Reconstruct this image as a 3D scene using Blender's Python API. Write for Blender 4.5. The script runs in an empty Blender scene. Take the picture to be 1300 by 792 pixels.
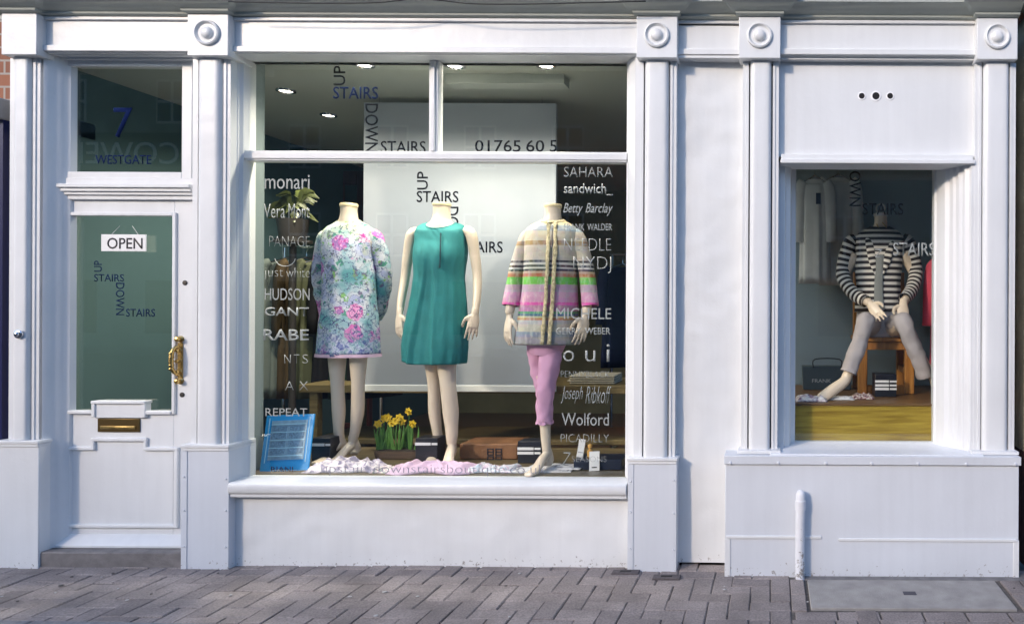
import bpy, bmesh, math, random
from mathutils import Vector, Matrix, noise as mnoise
R = math.radians
random.seed(7)
sc = bpy.context.scene
COL = sc.collection

# ------------------------------------------------------------------ camera / light / exposure
F, D, H, CX, CY, ROLL = 900.0, 3.947, 1.46, 980.0, 391.0, 0.0048
cam_d = bpy.data.cameras.new("camera"); cam = bpy.data.objects.new("camera", cam_d); COL.objects.link(cam)
cam_d.sensor_fit = 'HORIZONTAL'; cam_d.sensor_width = 36.0
cam_d.lens = F / 1300.0 * 36.0
cam_d.shift_x = -(CX - 650.0) / 1300.0
cam_d.shift_y = -(396.0 - CY) / 1300.0
cam_d.clip_start = 0.05; cam_d.clip_end = 500
cam.matrix_world = Matrix.Translation((0, -D, H)) @ Matrix.Rotation(R(90), 4, 'X') @ Matrix.Rotation(ROLL, 4, 'Z')
sc.camera = cam

SUN_EL, SUN_AZ = 22.0, 37.0          # azimuth: degrees to the left of the facade normal
w = bpy.data.worlds.new("World"); sc.world = w; w.use_nodes = True
nt = w.node_tree; bg = nt.nodes['Background']
sky = nt.nodes.new('ShaderNodeTexSky'); sky.sky_type = 'NISHITA'; sky.sun_disc = False
sky.sun_elevation = R(SUN_EL); sky.sun_rotation = R(180 + SUN_AZ)
sky.air_density = 1.0; sky.dust_density = 3.0; sky.ozone_density = 6.0
nt.links.new(sky.outputs[0], bg.inputs[0]); bg.inputs[1].default_value = 0.15
sun_dir = Vector((-math.sin(R(SUN_AZ)) * math.cos(R(SUN_EL)), -math.cos(R(SUN_AZ)) * math.cos(R(SUN_EL)), math.sin(R(SUN_EL))))
sl = bpy.data.lights.new("sun", 'SUN'); sl.energy = 0.95; sl.angle = R(3.5); sl.color = (1.0, 0.78, 0.58)   # low sun through thin haze
so = bpy.data.objects.new("sun", sl); COL.objects.link(so)
so.rotation_euler = sun_dir.to_track_quat('Z', 'Y').to_euler()
sc.view_settings.view_transform = 'Standard'; sc.view_settings.look = 'None'
sc.view_settings.gamma = 1.0; sc.view_settings.exposure = 1.2
sc.render.engine = 'CYCLES'
try:
    sc.cycles.use_denoising = True
    sc.cycles.max_bounces = 8; sc.cycles.transparent_max_bounces = 16
except Exception:
    pass

# ------------------------------------------------------------------ photo -> place
def W(px, py, Y=0.0):
    dx, dy = px - CX, py - CY
    x = dx * math.cos(ROLL) + dy * math.sin(ROLL)
    y = -dx * math.sin(ROLL) + dy * math.cos(ROLL)
    k = (D + Y) / F
    return Vector((x * k, Y, H - y * k))
def PX(px, Y=0.0, py=391): return W(px, py, Y).x
def PZ(py, Y=0.0, px=980): return W(px, py, Y).z

# ------------------------------------------------------------------ materials
MATS = {}
def mat(name, col=(.8, .8, .8), rough=.5, metal=0.0, spec=.5, bump=0.0, bscale=60.0, var=0.0, vscale=6.0, emit=None, estr=0.0):
    if name in MATS: return MATS[name]
    m = bpy.data.materials.new(name); m.use_nodes = True
    n, l = m.node_tree.nodes, m.node_tree.links
    b = n['Principled BSDF']
    b.inputs['Base Color'].default_value = (*col, 1); b.inputs['Roughness'].default_value = rough
    b.inputs['Metallic'].default_value = metal; b.inputs['Specular IOR Level'].default_value = spec
    tc = n.new('ShaderNodeTexCoord')
    if var > 0:
        t = n.new('ShaderNodeTexNoise'); t.inputs['Scale'].default_value = vscale; t.inputs['Detail'].default_value = 6
        l.new(tc.outputs['Object'], t.inputs['Vector'])
        r = n.new('ShaderNodeMapRange'); r.inputs[1].default_value = .3; r.inputs[2].default_value = .7
        r.inputs[3].default_value = 1 - var; r.inputs[4].default_value = 1 + var * .5
        l.new(t.outputs['Fac'], r.inputs[0])
        mx = n.new('ShaderNodeVectorMath'); mx.operation = 'SCALE'; mx.inputs[0].default_value = col
        l.new(r.outputs[0], mx.inputs['Scale']); l.new(mx.outputs[0], b.inputs['Base Color'])
    if bump > 0:
        t2 = n.new('ShaderNodeTexNoise'); t2.inputs['Scale'].default_value = bscale; t2.inputs['Detail'].default_value = 5
        l.new(tc.outputs['Object'], t2.inputs['Vector'])
        bp = n.new('ShaderNodeBump'); bp.inputs['Strength'].default_value = bump; bp.inputs['Distance'].default_value = .01
        l.new(t2.outputs['Fac'], bp.inputs['Height']); l.new(bp.outputs[0], b.inputs['Normal'])
    if emit:
        b.inputs['Emission Color'].default_value = (*emit, 1); b.inputs['Emission Strength'].default_value = estr
    MATS[name] = m
    return m

def paint_mat(name, col, rough=.38, bump=.12, bscale=9.0, fine=.05, dirt=.0, dirt_z=.12):
    """gloss paint over old timber / render: soft unevenness, brush marks, chips and mud specks close to the pavement"""
    if name in MATS: return MATS[name]
    m = bpy.data.materials.new(name); m.use_nodes = True
    n, l = m.node_tree.nodes, m.node_tree.links
    b = n['Principled BSDF']; b.inputs['Roughness'].default_value = rough
    tc = n.new('ShaderNodeNewGeometry')
    big = n.new('ShaderNodeTexNoise'); big.inputs['Scale'].default_value = 2.3; big.inputs['Detail'].default_value = 8
    l.new(tc.outputs['Position'], big.inputs['Vector'])
    mr = n.new('ShaderNodeMapRange'); mr.inputs[1].default_value = .3; mr.inputs[2].default_value = .75
    mr.inputs[3].default_value = .93; mr.inputs[4].default_value = 1.03
    l.new(big.outputs['Fac'], mr.inputs[0])
    vm = n.new('ShaderNodeVectorMath'); vm.operation = 'SCALE'; vm.inputs[0].default_value = col
    l.new(mr.outputs[0], vm.inputs['Scale'])
    # rain streaks and brush marks running down the boards
    mps = n.new('ShaderNodeMapping'); mps.inputs['Scale'].default_value = (24, 24, 1.6); l.new(tc.outputs['Position'], mps.inputs[0])
    stk = n.new('ShaderNodeTexNoise'); stk.inputs['Scale'].default_value = 1.0; stk.inputs['Detail'].default_value = 7; l.new(mps.outputs[0], stk.inputs['Vector'])
    smr = n.new('ShaderNodeMapRange'); smr.inputs[1].default_value = .35; smr.inputs[2].default_value = .62; smr.inputs[3].default_value = .975; smr.inputs[4].default_value = 1.005; l.new(stk.outputs['Fac'], smr.inputs[0])
    mlt = n.new('ShaderNodeMath'); mlt.operation = 'MULTIPLY'; l.new(mr.outputs[0], mlt.inputs[0]); l.new(smr.outputs[0], mlt.inputs[1]); l.new(mlt.outputs[0], vm.inputs['Scale'])
    # chips / mud specks
    sp = n.new('ShaderNodeTexNoise'); sp.inputs['Scale'].default_value = 42; sp.inputs['Detail'].default_value = 9; sp.inputs['Roughness'].default_value = .7
    l.new(tc.outputs['Position'], sp.inputs['Vector'])
    sx = n.new('ShaderNodeSeparateXYZ'); l.new(tc.outputs['Position'], sx.inputs[0])
    zr = n.new('ShaderNodeMapRange'); zr.inputs[1].default_value = 0; zr.inputs[2].default_value = dirt_z * 2.2
    zr.inputs[3].default_value = .56 - dirt * .1; zr.inputs[4].default_value = .765
    l.new(sx.outputs['Z'], zr.inputs[0])
    sub = n.new('ShaderNodeMath'); sub.operation = 'SUBTRACT'; l.new(sp.outputs['Fac'], sub.inputs[0]); l.new(zr.outputs[0], sub.inputs[1])
    st = n.new('ShaderNodeMapRange'); st.inputs[1].default_value = 0; st.inputs[2].default_value = .05; st.inputs[3].default_value = 0; st.inputs[4].default_value = .75
    l.new(sub.outputs[0], st.inputs[0])
    mx = n.new('ShaderNodeMix'); mx.data_type = 'RGBA'
    l.new(st.outputs[0], mx.inputs[0]); l.new(vm.outputs[0], mx.inputs[6]); mx.inputs[7].default_value = (.17, .14, .11, 1)
    l.new(mx.outputs[2], b.inputs['Base Color'])
    t2 = n.new('ShaderNodeTexNoise'); t2.inputs['Scale'].default_value = bscale; t2.inputs['Detail'].default_value = 4
    l.new(tc.outputs['Position'], t2.inputs['Vector'])
    t3 = n.new('ShaderNodeTexNoise'); t3.inputs['Scale'].default_value = 140; t3.inputs['Detail'].default_value = 3
    l.new(tc.outputs['Position'], t3.inputs['Vector'])
    b1 = n.new('ShaderNodeBump'); b1.inputs['Strength'].default_value = bump; b1.inputs['Distance'].default_value = .03; l.new(t2.outputs['Fac'], b1.inputs['Height'])
    b2 = n.new('ShaderNodeBump'); b2.inputs['Strength'].default_value = fine; b2.inputs['Distance'].default_value = .004
    ah = n.new('ShaderNodeMath'); ah.operation = 'MULTIPLY_ADD'; ah.inputs[1].default_value = .35; l.new(stk.outputs['Fac'], ah.inputs[0]); l.new(t3.outputs['Fac'], ah.inputs[2]); l.new(ah.outputs[0], b2.inputs['Height']); l.new(b1.outputs[0], b2.inputs['Normal']); l.new(b2.outputs[0], b.inputs['Normal'])
    MATS[name] = m
    return m

def glass_mat():
    if 'pane_glass' in MATS: return MATS['pane_glass']
    m = bpy.data.materials.new('pane_glass'); m.use_nodes = True
    n, l = m.node_tree.nodes, m.node_tree.links
    n.remove(n['Principled BSDF'])
    out = n['Material Output']
    tr = n.new('ShaderNodeBsdfTransparent'); tr.inputs[0].default_value = (.96, .975, .97, 1)
    gl = n.new('ShaderNodeBsdfGlossy'); gl.inputs['Roughness'].default_value = .0; gl.inputs[0].default_value = (.95, 1, .97, 1)
    fr = n.new('ShaderNodeFresnel'); fr.inputs['IOR'].default_value = 1.5
    ge = n.new('ShaderNodeNewGeometry'); io = n.new('ShaderNodeMapRange'); io.inputs[3].default_value = 1.5; io.inputs[4].default_value = 1 / 1.5   # thin pane: both faces act as air to glass
    l.new(ge.outputs['Backfacing'], io.inputs[0]); l.new(io.outputs[0], fr.inputs['IOR'])
    mx = n.new('ShaderNodeMixShader')
    l.new(fr.outputs[0], mx.inputs[0]); l.new(tr.outputs[0], mx.inputs[1]); l.new(gl.outputs[0], mx.inputs[2]); l.new(mx.outputs[0], out.inputs[0])
    MATS['pane_glass'] = m
    return m

def wood_mat(name, c1, c2, rough=.35, axis='X', scale=6.0):
    if name in MATS: return MATS[name]
    m = bpy.data.materials.new(name); m.use_nodes = True
    n, l = m.node_tree.nodes, m.node_tree.links
    b = n['Principled BSDF']; b.inputs['Roughness'].default_value = rough
    tc = n.new('ShaderNodeTexCoord'); mp = n.new('ShaderNodeMapping')
    s = {'X': (.6, 9, 9), 'Y': (9, .6, 9), 'Z': (9, 9, .6)}[axis]
    mp.inputs['Scale'].default_value = s
    l.new(tc.outputs['Object'], mp.inputs[0])
    t = n.new('ShaderNodeTexNoise'); t.inputs['Scale'].default_value = scale; t.inputs['Detail'].default_value = 8; t.inputs['Distortion'].default_value = .6
    l.new(mp.outputs[0], t.inputs['Vector'])
    cr = n.new('ShaderNodeValToRGB'); cr.color_ramp.elements[0].position = .3; cr.color_ramp.elements[1].position = .72
    cr.color_ramp.elements[0].color = (*c1, 1); cr.color_ramp.elements[1].color = (*c2, 1)
    l.new(t.outputs['Fac'], cr.inputs[0]); l.new(cr.outputs[0], b.inputs['Base Color'])
    MATS[name] = m
    return m

WHITE = paint_mat('white_gloss_paint', (.72, .735, .74), dirt=.0, dirt_z=.08)
WHITE2 = paint_mat('white_render_paint', (.72, .735, .735), rough=.6, bump=.16, bscale=7, fine=.12, dirt=.0, dirt_z=.09)
PALE = paint_mat('pale_grey_panel_paint', (.63, .66, .70), rough=.45, bump=.08, dirt=.0, dirt_z=.07)
CREAM = paint_mat('cream_paint', (.62, .60, .47), rough=.5)
GLASS = glass_mat()

# ------------------------------------------------------------------ mesh builder
class MB:
    def __init__(s): s.v, s.f, s.uv, s.mi = [], [], [], []
    def add(s, vs, fs, uvs=None, mi=0):
        o = len(s.v); s.v += [Vector(v) for v in vs]
        for k, f in enumerate(fs):
            s.f.append([i + o for i in f]); s.uv.append(uvs[k] if uvs else None); s.mi.append(mi)
        return s
    def box(s, x0, x1, y0, y1, z0, z1, mi=0):
        x0, x1 = sorted((x0, x1)); y0, y1 = sorted((y0, y1)); z0, z1 = sorted((z0, z1))
        vs = [(x0, y0, z0), (x1, y0, z0), (x1, y1, z0), (x0, y1, z0), (x0, y0, z1), (x1, y0, z1), (x1, y1, z1), (x0, y1, z1)]
        return s.add(vs, [(3, 2, 1, 0), (4, 5, 6, 7), (0, 1, 5, 4), (1, 2, 6, 5), (2, 3, 7, 6), (3, 0, 4, 7)], mi=mi)
    def obox(s, M, sx, sy, sz, mi=0):
        vs = [M @ Vector((a * sx / 2, b * sy / 2, c * sz / 2)) for c in (-1, 1) for a, b in ((-1, -1), (1, -1), (1, 1), (-1, 1))]
        return s.add(vs, [(3, 2, 1, 0), (4, 5, 6, 7), (0, 1, 5, 4), (1, 2, 6, 5), (2, 3, 7, 6), (3, 0, 4, 7)], mi=mi)
    def prism(s, poly, axis, a0, a1, mi=0):
        """poly: 2-D points; axis 'z': (x,y) up z, 'x': (y,z) along x, 'y': (x,z) along y"""
        def p(q, a):
            return {'z': (q[0], q[1], a), 'x': (a, q[0], q[1]), 'y': (q[0], a, q[1])}[axis]
        n = len(poly); vs = [p(q, a0) for q in poly] + [p(q, a1) for q in poly]
        fs = [(i, (i + 1) % n, n + (i + 1) % n, n + i) for i in range(n)] + [tuple(range(n - 1, -1, -1)), tuple(range(n, 2 * n))]
        return s.add(vs, fs, mi=mi)
    def lathe(s, prof, M, n=24, mi=0):
        vs = []; fs = []
        for r, h in prof:
            for k in range(n):
                a = 2 * math.pi * k / n; vs.append(M @ Vector((r * math.cos(a), r * math.sin(a), h)))
        for j in range(len(prof) - 1):
            for k in range(n):
                fs.append((j * n + k, j * n + (k + 1) % n, (j + 1) * n + (k + 1) % n, (j + 1) * n + k))
        fs.append(tuple(range(n - 1, -1, -1))); fs.append(tuple((len(prof) - 1) * n + k for k in range(n)))
        return s.add(vs, fs, mi=mi)
    def rings(s, rings, cap0=True, cap1=True, mi=0, uvlen=None):
        n = len(rings[0]); vs = [p for r in rings for p in r]; fs = []; uvs = []
        acc = [0.0]
        for j in range(1, len(rings)):
            c0 = sum((Vector(p) for p in rings[j - 1]), Vector()) / n; c1 = sum((Vector(p) for p in rings[j]), Vector()) / n
            acc.append(acc[-1] + max((c1 - c0).length, 1e-5))
        if uvlen: acc = uvlen
        for j in range(len(rings) - 1):
            for k in range(n):
                fs.append((j * n + k, j * n + (k + 1) % n, (j + 1) * n + (k + 1) % n, (j + 1) * n + k))
                uvs.append(((k / n, acc[j]), ((k + 1) / n, acc[j]), ((k + 1) / n, acc[j + 1]), (k / n, acc[j + 1])))
        if cap0: fs.append(tuple(range(n - 1, -1, -1))); uvs.append(tuple((.5, acc[0]) for _ in range(n)))
        if cap1:
            fs.append(tuple((len(rings) - 1) * n + k for k in range(n))); uvs.append(tuple((.5, acc[-1]) for _ in range(n)))
        return s.add(vs, fs, uvs, mi)
    def tube(s, pts, rad, n=12, cap=True, mi=0, sub=1, flat=None):
        """rad: list of r or (ra, rb); flat: reference direction for the ra axis"""
        pts = [Vector(p) for p in pts]
        rad = [r if isinstance(r, (tuple, list)) else (r, r) for r in (rad if isinstance(rad, (list, tuple)) else [rad] * len(pts))]
        if sub > 1:
            P, Q = [], []
            for i in range(len(pts) - 1):
                p0, p1, p2, p3 = pts[max(i - 1, 0)], pts[i], pts[i + 1], pts[min(i + 2, len(pts) - 1)]
                for k in range(sub):
                    t = k / sub
                    P.append(.5 * ((2 * p1) + (p2 - p0) * t + (2 * p0 - 5 * p1 + 4 * p2 - p3) * t * t + (3 * p1 - p0 - 3 * p2 + p3) * t ** 3))
                    u = t * t * (3 - 2 * t)
                    Q.append(tuple(rad[i][q] * (1 - u) + rad[i + 1][q] * u for q in (0, 1)))
            P.append(pts[-1]); Q.append(rad[-1]); pts, rad = P, Q
        rs = []; prev = None
        for i, p in enumerate(pts):
            t = (pts[min(i + 1, len(pts) - 1)] - pts[max(i - 1, 0)]).normalized()
            if prev is None:
                ref = Vector(flat) if flat else (Vector((1, 0, 0)) if abs(t.x) < .8 else Vector((0, 1, 0)))
                a = (ref - t * ref.dot(t)).normalized()
            else:
                a = (prev - t * prev.dot(t)).normalized()
            prev = a; b = t.cross(a)
            rs.append([p + a * rad[i][0] * math.cos(2 * math.pi * k / n) + b * rad[i][1] * math.sin(2 * math.pi * k / n) for k in range(n)])
        return s.rings(rs, cap, cap, mi)
    def build(s, name, material, parent=None, loc=None, smooth=None, bevel=0.0, bseg=2, flip=False):
        me = bpy.data.meshes.new(name)
        o = Vector(loc) if loc is not None else (Vector(parent.get('_o', (0, 0, 0))) if parent else Vector())
        me.from_pydata([tuple(v - o) for v in s.v], [], s.f)
        for m in (material if isinstance(material, (list, tuple)) else [material]): me.materials.append(m)
        if any(s.mi): me.polygons.foreach_set('material_index', s.mi)
        if any(u is not None for u in s.uv):
            ul = me.uv_layers.new(name='UVMap')
            for p in me.polygons:
                u = s.uv[p.index]
                if u:
                    for k, li in enumerate(p.loop_indices): ul.data[li].uv = u[k]
        bm = bmesh.new(); bm.from_mesh(me); bmesh.ops.recalc_face_normals(bm, faces=bm.faces); bm.to_mesh(me); bm.free()
        if smooth:
            me.polygons.foreach_set('use_smooth', [True] * len(me.polygons))
            if smooth < 180: me.set_sharp_from_angle(angle=R(smooth))
        me.update()
        ob = bpy.data.objects.new(name, me); COL.objects.link(ob)
        if parent: ob.parent = parent
        elif loc is not None: ob.location = o
        ob['_o'] = tuple(o)
        if bevel:
            bv = ob.modifiers.new('bevel', 'BEVEL'); bv.width = bevel; bv.segments = bseg; bv.limit_method = 'ANGLE'; bv.angle_limit = R(40)
            me.polygons.foreach_set('use_smooth', [True] * len(me.polygons)); me.set_sharp_from_angle(angle=R(60)) if not smooth else None
            bv.harden_normals = False
        return ob

def tag(o, label=None, cat=None, group=None, kind=None):
    if label: o['label'] = label
    if cat: o['category'] = cat
    if group: o['group'] = group
    if kind: o['kind'] = kind
    return o
def empty(name, loc, label=None, cat=None, group=None):
    o = bpy.data.objects.new(name, None); COL.objects.link(o); o.location = loc; o.empty_display_size = .1
    o['_o'] = tuple(loc); tag(o, label, cat, group); return o
def copy_tree(o, parent=None):
    c = o.copy(); COL.objects.link(c); c.parent = parent
    for ch in o.children: copy_tree(ch, c)
    return c

def lettering(s, px0, py0, px1, py1, Y, m, parent, rot=0, shear=0.0, bold=0.0, keep=False, name='lettering'):
    """flat vinyl letters filling the box px0..px1, py0..py1 on the plane at depth Y"""
    cu = bpy.data.curves.new('t', 'FONT'); cu.body = s; cu.size = 1; cu.shear = shear; cu.offset = bold; cu.resolution_u = 3
    to = bpy.data.objects.new('t', cu); COL.objects.link(to)
    dg = bpy.context.evaluated_depsgraph_get(); me = bpy.data.meshes.new_from_object(to.evaluated_get(dg))
    bpy.data.objects.remove(to); bpy.data.curves.remove(cu)
    xs = [v.co.x for v in me.vertices]; ys = [v.co.y for v in me.vertices]
    x0, x1, y0, y1 = min(xs), max(xs), min(ys), max(ys)
    cxp, cyp = (px0 + px1) / 2, (py0 + py1) / 2
    X0, X1 = W(px0, cyp, Y).x, W(px1, cyp, Y).x; Z0, Z1 = W(cxp, py1, Y).z, W(cxp, py0, Y).z
    o = Vector(parent.get('_o', (0, 0, 0)))
    for v in me.vertices:
        u, t = (v.co.x - x0) / (x1 - x0), (v.co.y - y0) / (y1 - y0)
        if rot == 90: u, t = 1 - t, u            # reads upwards
        elif rot == -90: u, t = t, 1 - u         # reads downwards
        v.co = Vector((X0 + (X1 - X0) * u, Y, Z0 + (Z1 - Z0) * t)) - o
    me.materials.clear(); me.materials.append(m); me.update()
    ob = bpy.data.objects.new(name, me); COL.objects.link(ob); ob.parent = parent; ob['_o'] = tuple(o)
    th = ob.modifiers.new('film', 'SOLIDIFY'); th.thickness = .0006; th.offset = 0
    return ob

# ================================================================== GROUND
ground = MB().box(-150, 150, -150, 100, -.4, -.16).build('ground', mat('earth', (.12, .11, .10), .9)); tag(ground, kind='structure')
asph = mat('asphalt', (.075, .075, .08), .85, bump=.6, bscale=220, var=.25, vscale=30)
road = MB().box(-60, 60, -17.5, -.98, -.159, -.075).build('road', asph); tag(road, kind='structure')
far_pav = MB().box(-60, 60, -20.0, -17.5, -.155, .02).build('far_pavement', mat('flagstone', (.2, .19, .18), .8, bump=.4, var=.2)); tag(far_pav, kind='structure')

def paver_mat():
    m = bpy.data.materials.new('mauve_paver'); m.use_nodes = True
    n, l = m.node_tree.nodes, m.node_tree.links
    b = n['Principled BSDF']; b.inputs['Roughness'].default_value = .8
    oi = n.new('ShaderNodeObjectInfo'); g = n.new('ShaderNodeNewGeometry')
    cr = n.new('ShaderNodeValToRGB'); e = cr.color_ramp.elements
    e[0].position = 0; e[0].color = (.215, .182, .168, 1); e[1].position = 1; e[1].color = (.300, .255, .232, 1)
    e2 = cr.color_ramp.elements.new(.5); e2.color = (.255, .218, .202, 1)
    l.new(oi.outputs['Random'], cr.inputs[0])
    t = n.new('ShaderNodeTexNoise'); t.inputs['Scale'].default_value = 110; t.inputs['Detail'].default_value = 6; l.new(g.outputs['Position'], t.inputs['Vector'])
    t2 = n.new('ShaderNodeTexNoise'); t2.inputs['Scale'].default_value = 3.5; t2.inputs['Detail'].default_value = 7; l.new(g.outputs['Position'], t2.inputs['Vector'])
    ad = n.new('ShaderNodeMath'); ad.operation = 'MULTIPLY'; l.new(t.outputs['Fac'], ad.inputs[0]); l.new(t2.outputs['Fac'], ad.inputs[1])
    mr = n.new('ShaderNodeMapRange'); mr.inputs[1].default_value = .12; mr.inputs[2].default_value = .4; mr.inputs[3].default_value = .62; mr.inputs[4].default_value = 1.35
    l.new(ad.outputs[0], mr.inputs[0])
    vm = n.new('ShaderNodeVectorMath'); vm.operation = 'SCALE'; l.new(cr.outputs[0], vm.inputs[0]); l.new(mr.outputs[0], vm.inputs['Scale'])
    l.new(vm.outputs[0], b.inputs['Base Color'])
    bp = n.new('ShaderNodeBump'); bp.inputs['Strength'].default_value = .5; bp.inputs['Distance'].default_value = .004
    l.new(t.outputs['Fac'], bp.inputs['Height']); l.new(bp.outputs[0], b.inputs['Normal'])
    return m
PAVER = paver_mat()
SAND = mat('joint_sand', (.135, .118, .105), .95, bump=.5, bscale=200, var=.3, vscale=40)
pavement = MB().box(-9, 6, -.80, .06, -.12, -.011).build('pavement', SAND); tag(pavement, kind='structure')
def paver_mesh(l_, w_, seed):
    rnd = random.Random(seed); h, b = .05, .005
    def ring(dx, z): return [(sx * (l_ / 2 - dx) + rnd.uniform(-.0016, .0016), sy * (w_ / 2 - dx) + rnd.uniform(-.0016, .0016), z) for sx, sy in ((-1, -1), (1, -1), (1, 1), (-1, 1))]
    m = MB(); m.rings([ring(0, -h), ring(0, -b), ring(b, 0)], cap0=False)
    me = bpy.data.meshes.new('paver'); me.from_pydata([tuple(v) for v in m.v], [], m.f); me.materials.append(PAVER); me.update()
    return me
G = .1020
paver_meshes = [paver_mesh(.2008, .0990, k) for k in range(7)]
def kerb_y(x): return -.655 - .028 * (x + 3.6)
slab_rect = (.185, 1.215, -.505, -.125)
spot = 0
for i in range(-46, 17):
    for j in range(-8, 3):
        mm = (i - j) % 4
        if mm == 0: cx_, cy_, rz = (i + 1) * G, (j + .5) * G, 0
        elif mm == 2: cx_, cy_, rz = (i + .5) * G, j * G, 90
        else: continue
        cy_ += -.005
        hx, hy = ((.1, .05) if rz == 0 else (.05, .1))
        ky = kerb_y(cx_)
        if cy_ - hy > .06 or cy_ + hy < ky + .03: continue
        if cy_ - hy < ky:
            MB().box(cx_ - hx + .002, cx_ + hx - .002, ky, cy_ + hy - .002, -.05, random.uniform(-.004, .001)).build('paver', PAVER, pavement, bevel=.004); continue
        if cx_ > .16 and cy_ + hy > -.118: continue
        if cx_ < .13 and cx_ + hx > .1 and cy_ - hy < slab_rect[3] and cy_ + hy > slab_rect[2]:
            MB().box(cx_ - hx + .002, .1, cy_ - hy + .002, cy_ + hy - .002, -.05, random.uniform(-.003, .001)).build('paver', PAVER, pavement, bevel=.004); continue
        if slab_rect[0] - .02 < cx_ + hx and cx_ - hx < slab_rect[1] + .02 and slab_rect[2] - .012 < cy_ + hy and cy_ - hy < slab_rect[3]: continue
        p = bpy.data.objects.new('paver', random.choice(paver_meshes)); COL.objects.link(p); p.parent = pavement
        p.location = (cx_ + random.uniform(-.0022, .0022), cy_ + random.uniform(-.0022, .0022), random.uniform(-.005, .0012) + .006 * mnoise.noise((cx_ * 1.7, cy_ * 2, 0)))
        p.rotation_euler = (random.uniform(-.012, .012), random.uniform(-.012, .012), R(rz) + random.uniform(-.012, .012)); spot += 1
# pieces cut to fit round the slab and along the wall
conc = mat('old_concrete', (.20, .19, .185), .9, bump=.5, bscale=160, var=.3, vscale=18)
strip = MB()
strip.box(.165, 1.75, -.115, .03, -.05, -.004).box(-.42, .17, .0, .05, -.05, -.006)
strip.build('mortar_strip', conc, pavement, bevel=.004)
for a, b_, c, d in ((1.235, 1.335, -.505, -.31), (1.235, 1.335, -.303, -.125), (1.342, 1.44, -.405, -.21), (1.342, 1.44, -.203, -.125), (1.447, 1.545, -.505, -.31), (1.447, 1.545, -.303, -.125), (.105, .178, -.32, -.125), (.105, .178, -.515, -.326)):
    MB().box(a, b_, c, d, -.05, .001 * random.random()).build('paver', PAVER, pavement, bevel=.004)
for k in range(12):
    x = -4.0 + k * .45
    x0, x1 = .10 + k * .205, .295 + k * .205
    if x0 < 1.6: MB().box(x0 + .02, x1 + .02, -.625, -.53, -.05, -.002 + .002 * random.random()).build('paver', PAVER, pavement, bevel=.004)
gum = mat('gum_grey', (.42, .41, .39), .8)
rg_ = random.Random(12)
for k in range(26):
    gx, gyy, gr = rg_.uniform(-3.9, 1.4), rg_.uniform(-.62, -.04), rg_.uniform(.004, .013)
    MB().lathe([(gr, 0), (gr * .9, .0022), (gr * .4, .003)], Matrix.Translation((gx, gyy, .0015)) @ Matrix.Diagonal((1, rg_.uniform(.6, 1), 1, 1)), 9).build('gum_spot', gum if k % 3 else mat('gum_dark', (.06, .055, .05), .8), pavement)
# kerb stones
kerb = MB().prism([(-9, kerb_y(-9) - .005), (6, kerb_y(6) - .005), (6, kerb_y(6) - .14), (-9, kerb_y(-9) - .14)], 'z', -.13, -.02).build('kerb', SAND); tag(kerb, kind='structure')
granite = mat('kerb_granite', (.23, .225, .23), .75, bump=.4, bscale=180, var=.25, vscale=45)
for k in range(11):
    x0 = -8 + k * .92; x1 = x0 + .91
    MB().prism([(x0, kerb_y(x0) - .006), (x1, kerb_y(x1) - .006), (x1, kerb_y(x1) - .136), (x0, kerb_y(x0) - .136)], 'z', -.12, .001 + random.uniform(-.002, .002)).build('kerbstone', granite, kerb, bevel=.008)

slab = MB().box(slab_rect[0] + .012, slab_rect[1] - .012, slab_rect[2] + .012, slab_rect[3] - .012, -.05, .003).build('inspection_slab', mat('pale_concrete', (.36, .335, .305), .85, bump=.5, bscale=190, var=.22, vscale=9), loc=(.7, -.32, 0), bevel=.004)
tag(slab, 'long pale concrete inspection slab let into the paving below the right window', 'slab')
sl2 = MB().box(.68, .745, -.335, -.295, .0031, .006).build('lifting_plate', mat('dark_iron', (.06, .055, .07), .6), slab, bevel=.001)
for n_, (px, py) in enumerate(((796, 727), (848, 733))):
    c = W(px, py, 0); d_ = F * H / (py - CY) - D; x = (px - CX) * (D + d_) / F
    m = MB().box(x - .075, x + .075, d_ - .03, d_ + .03, -.05, .006).build('drain_cover', mat('dark_brick', (.10, .085, .085), .8, bump=.4, var=.3, vscale=50), loc=(x, d_, 0), bevel=.004)
    MB().box(x - .03, x + .03, d_ - .008, d_ + .008, .0062, .0085).build('slot', mat('slot_black', (.02, .02, .02), .8), m)
    tag(m, ['small dark drain cover at the left foot of the middle pilaster base', 'small dark drain cover to the right of the middle pilaster base'][n_], 'drain cover', 'drain covers')

# ================================================================== SHOP BUILDING
shop = empty('shop_building', (-1.45, .1, 0), 'white painted shopfront with pilasters, glazed door and two display windows', 'building')
MB().box(-4.32, 1.45, .16, .35, 3.14, 6.6).build('upper_wall', mat('upper_brick', (.32, .16, .11), .85, bump=.5, var=.3, vscale=20), shop)

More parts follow.
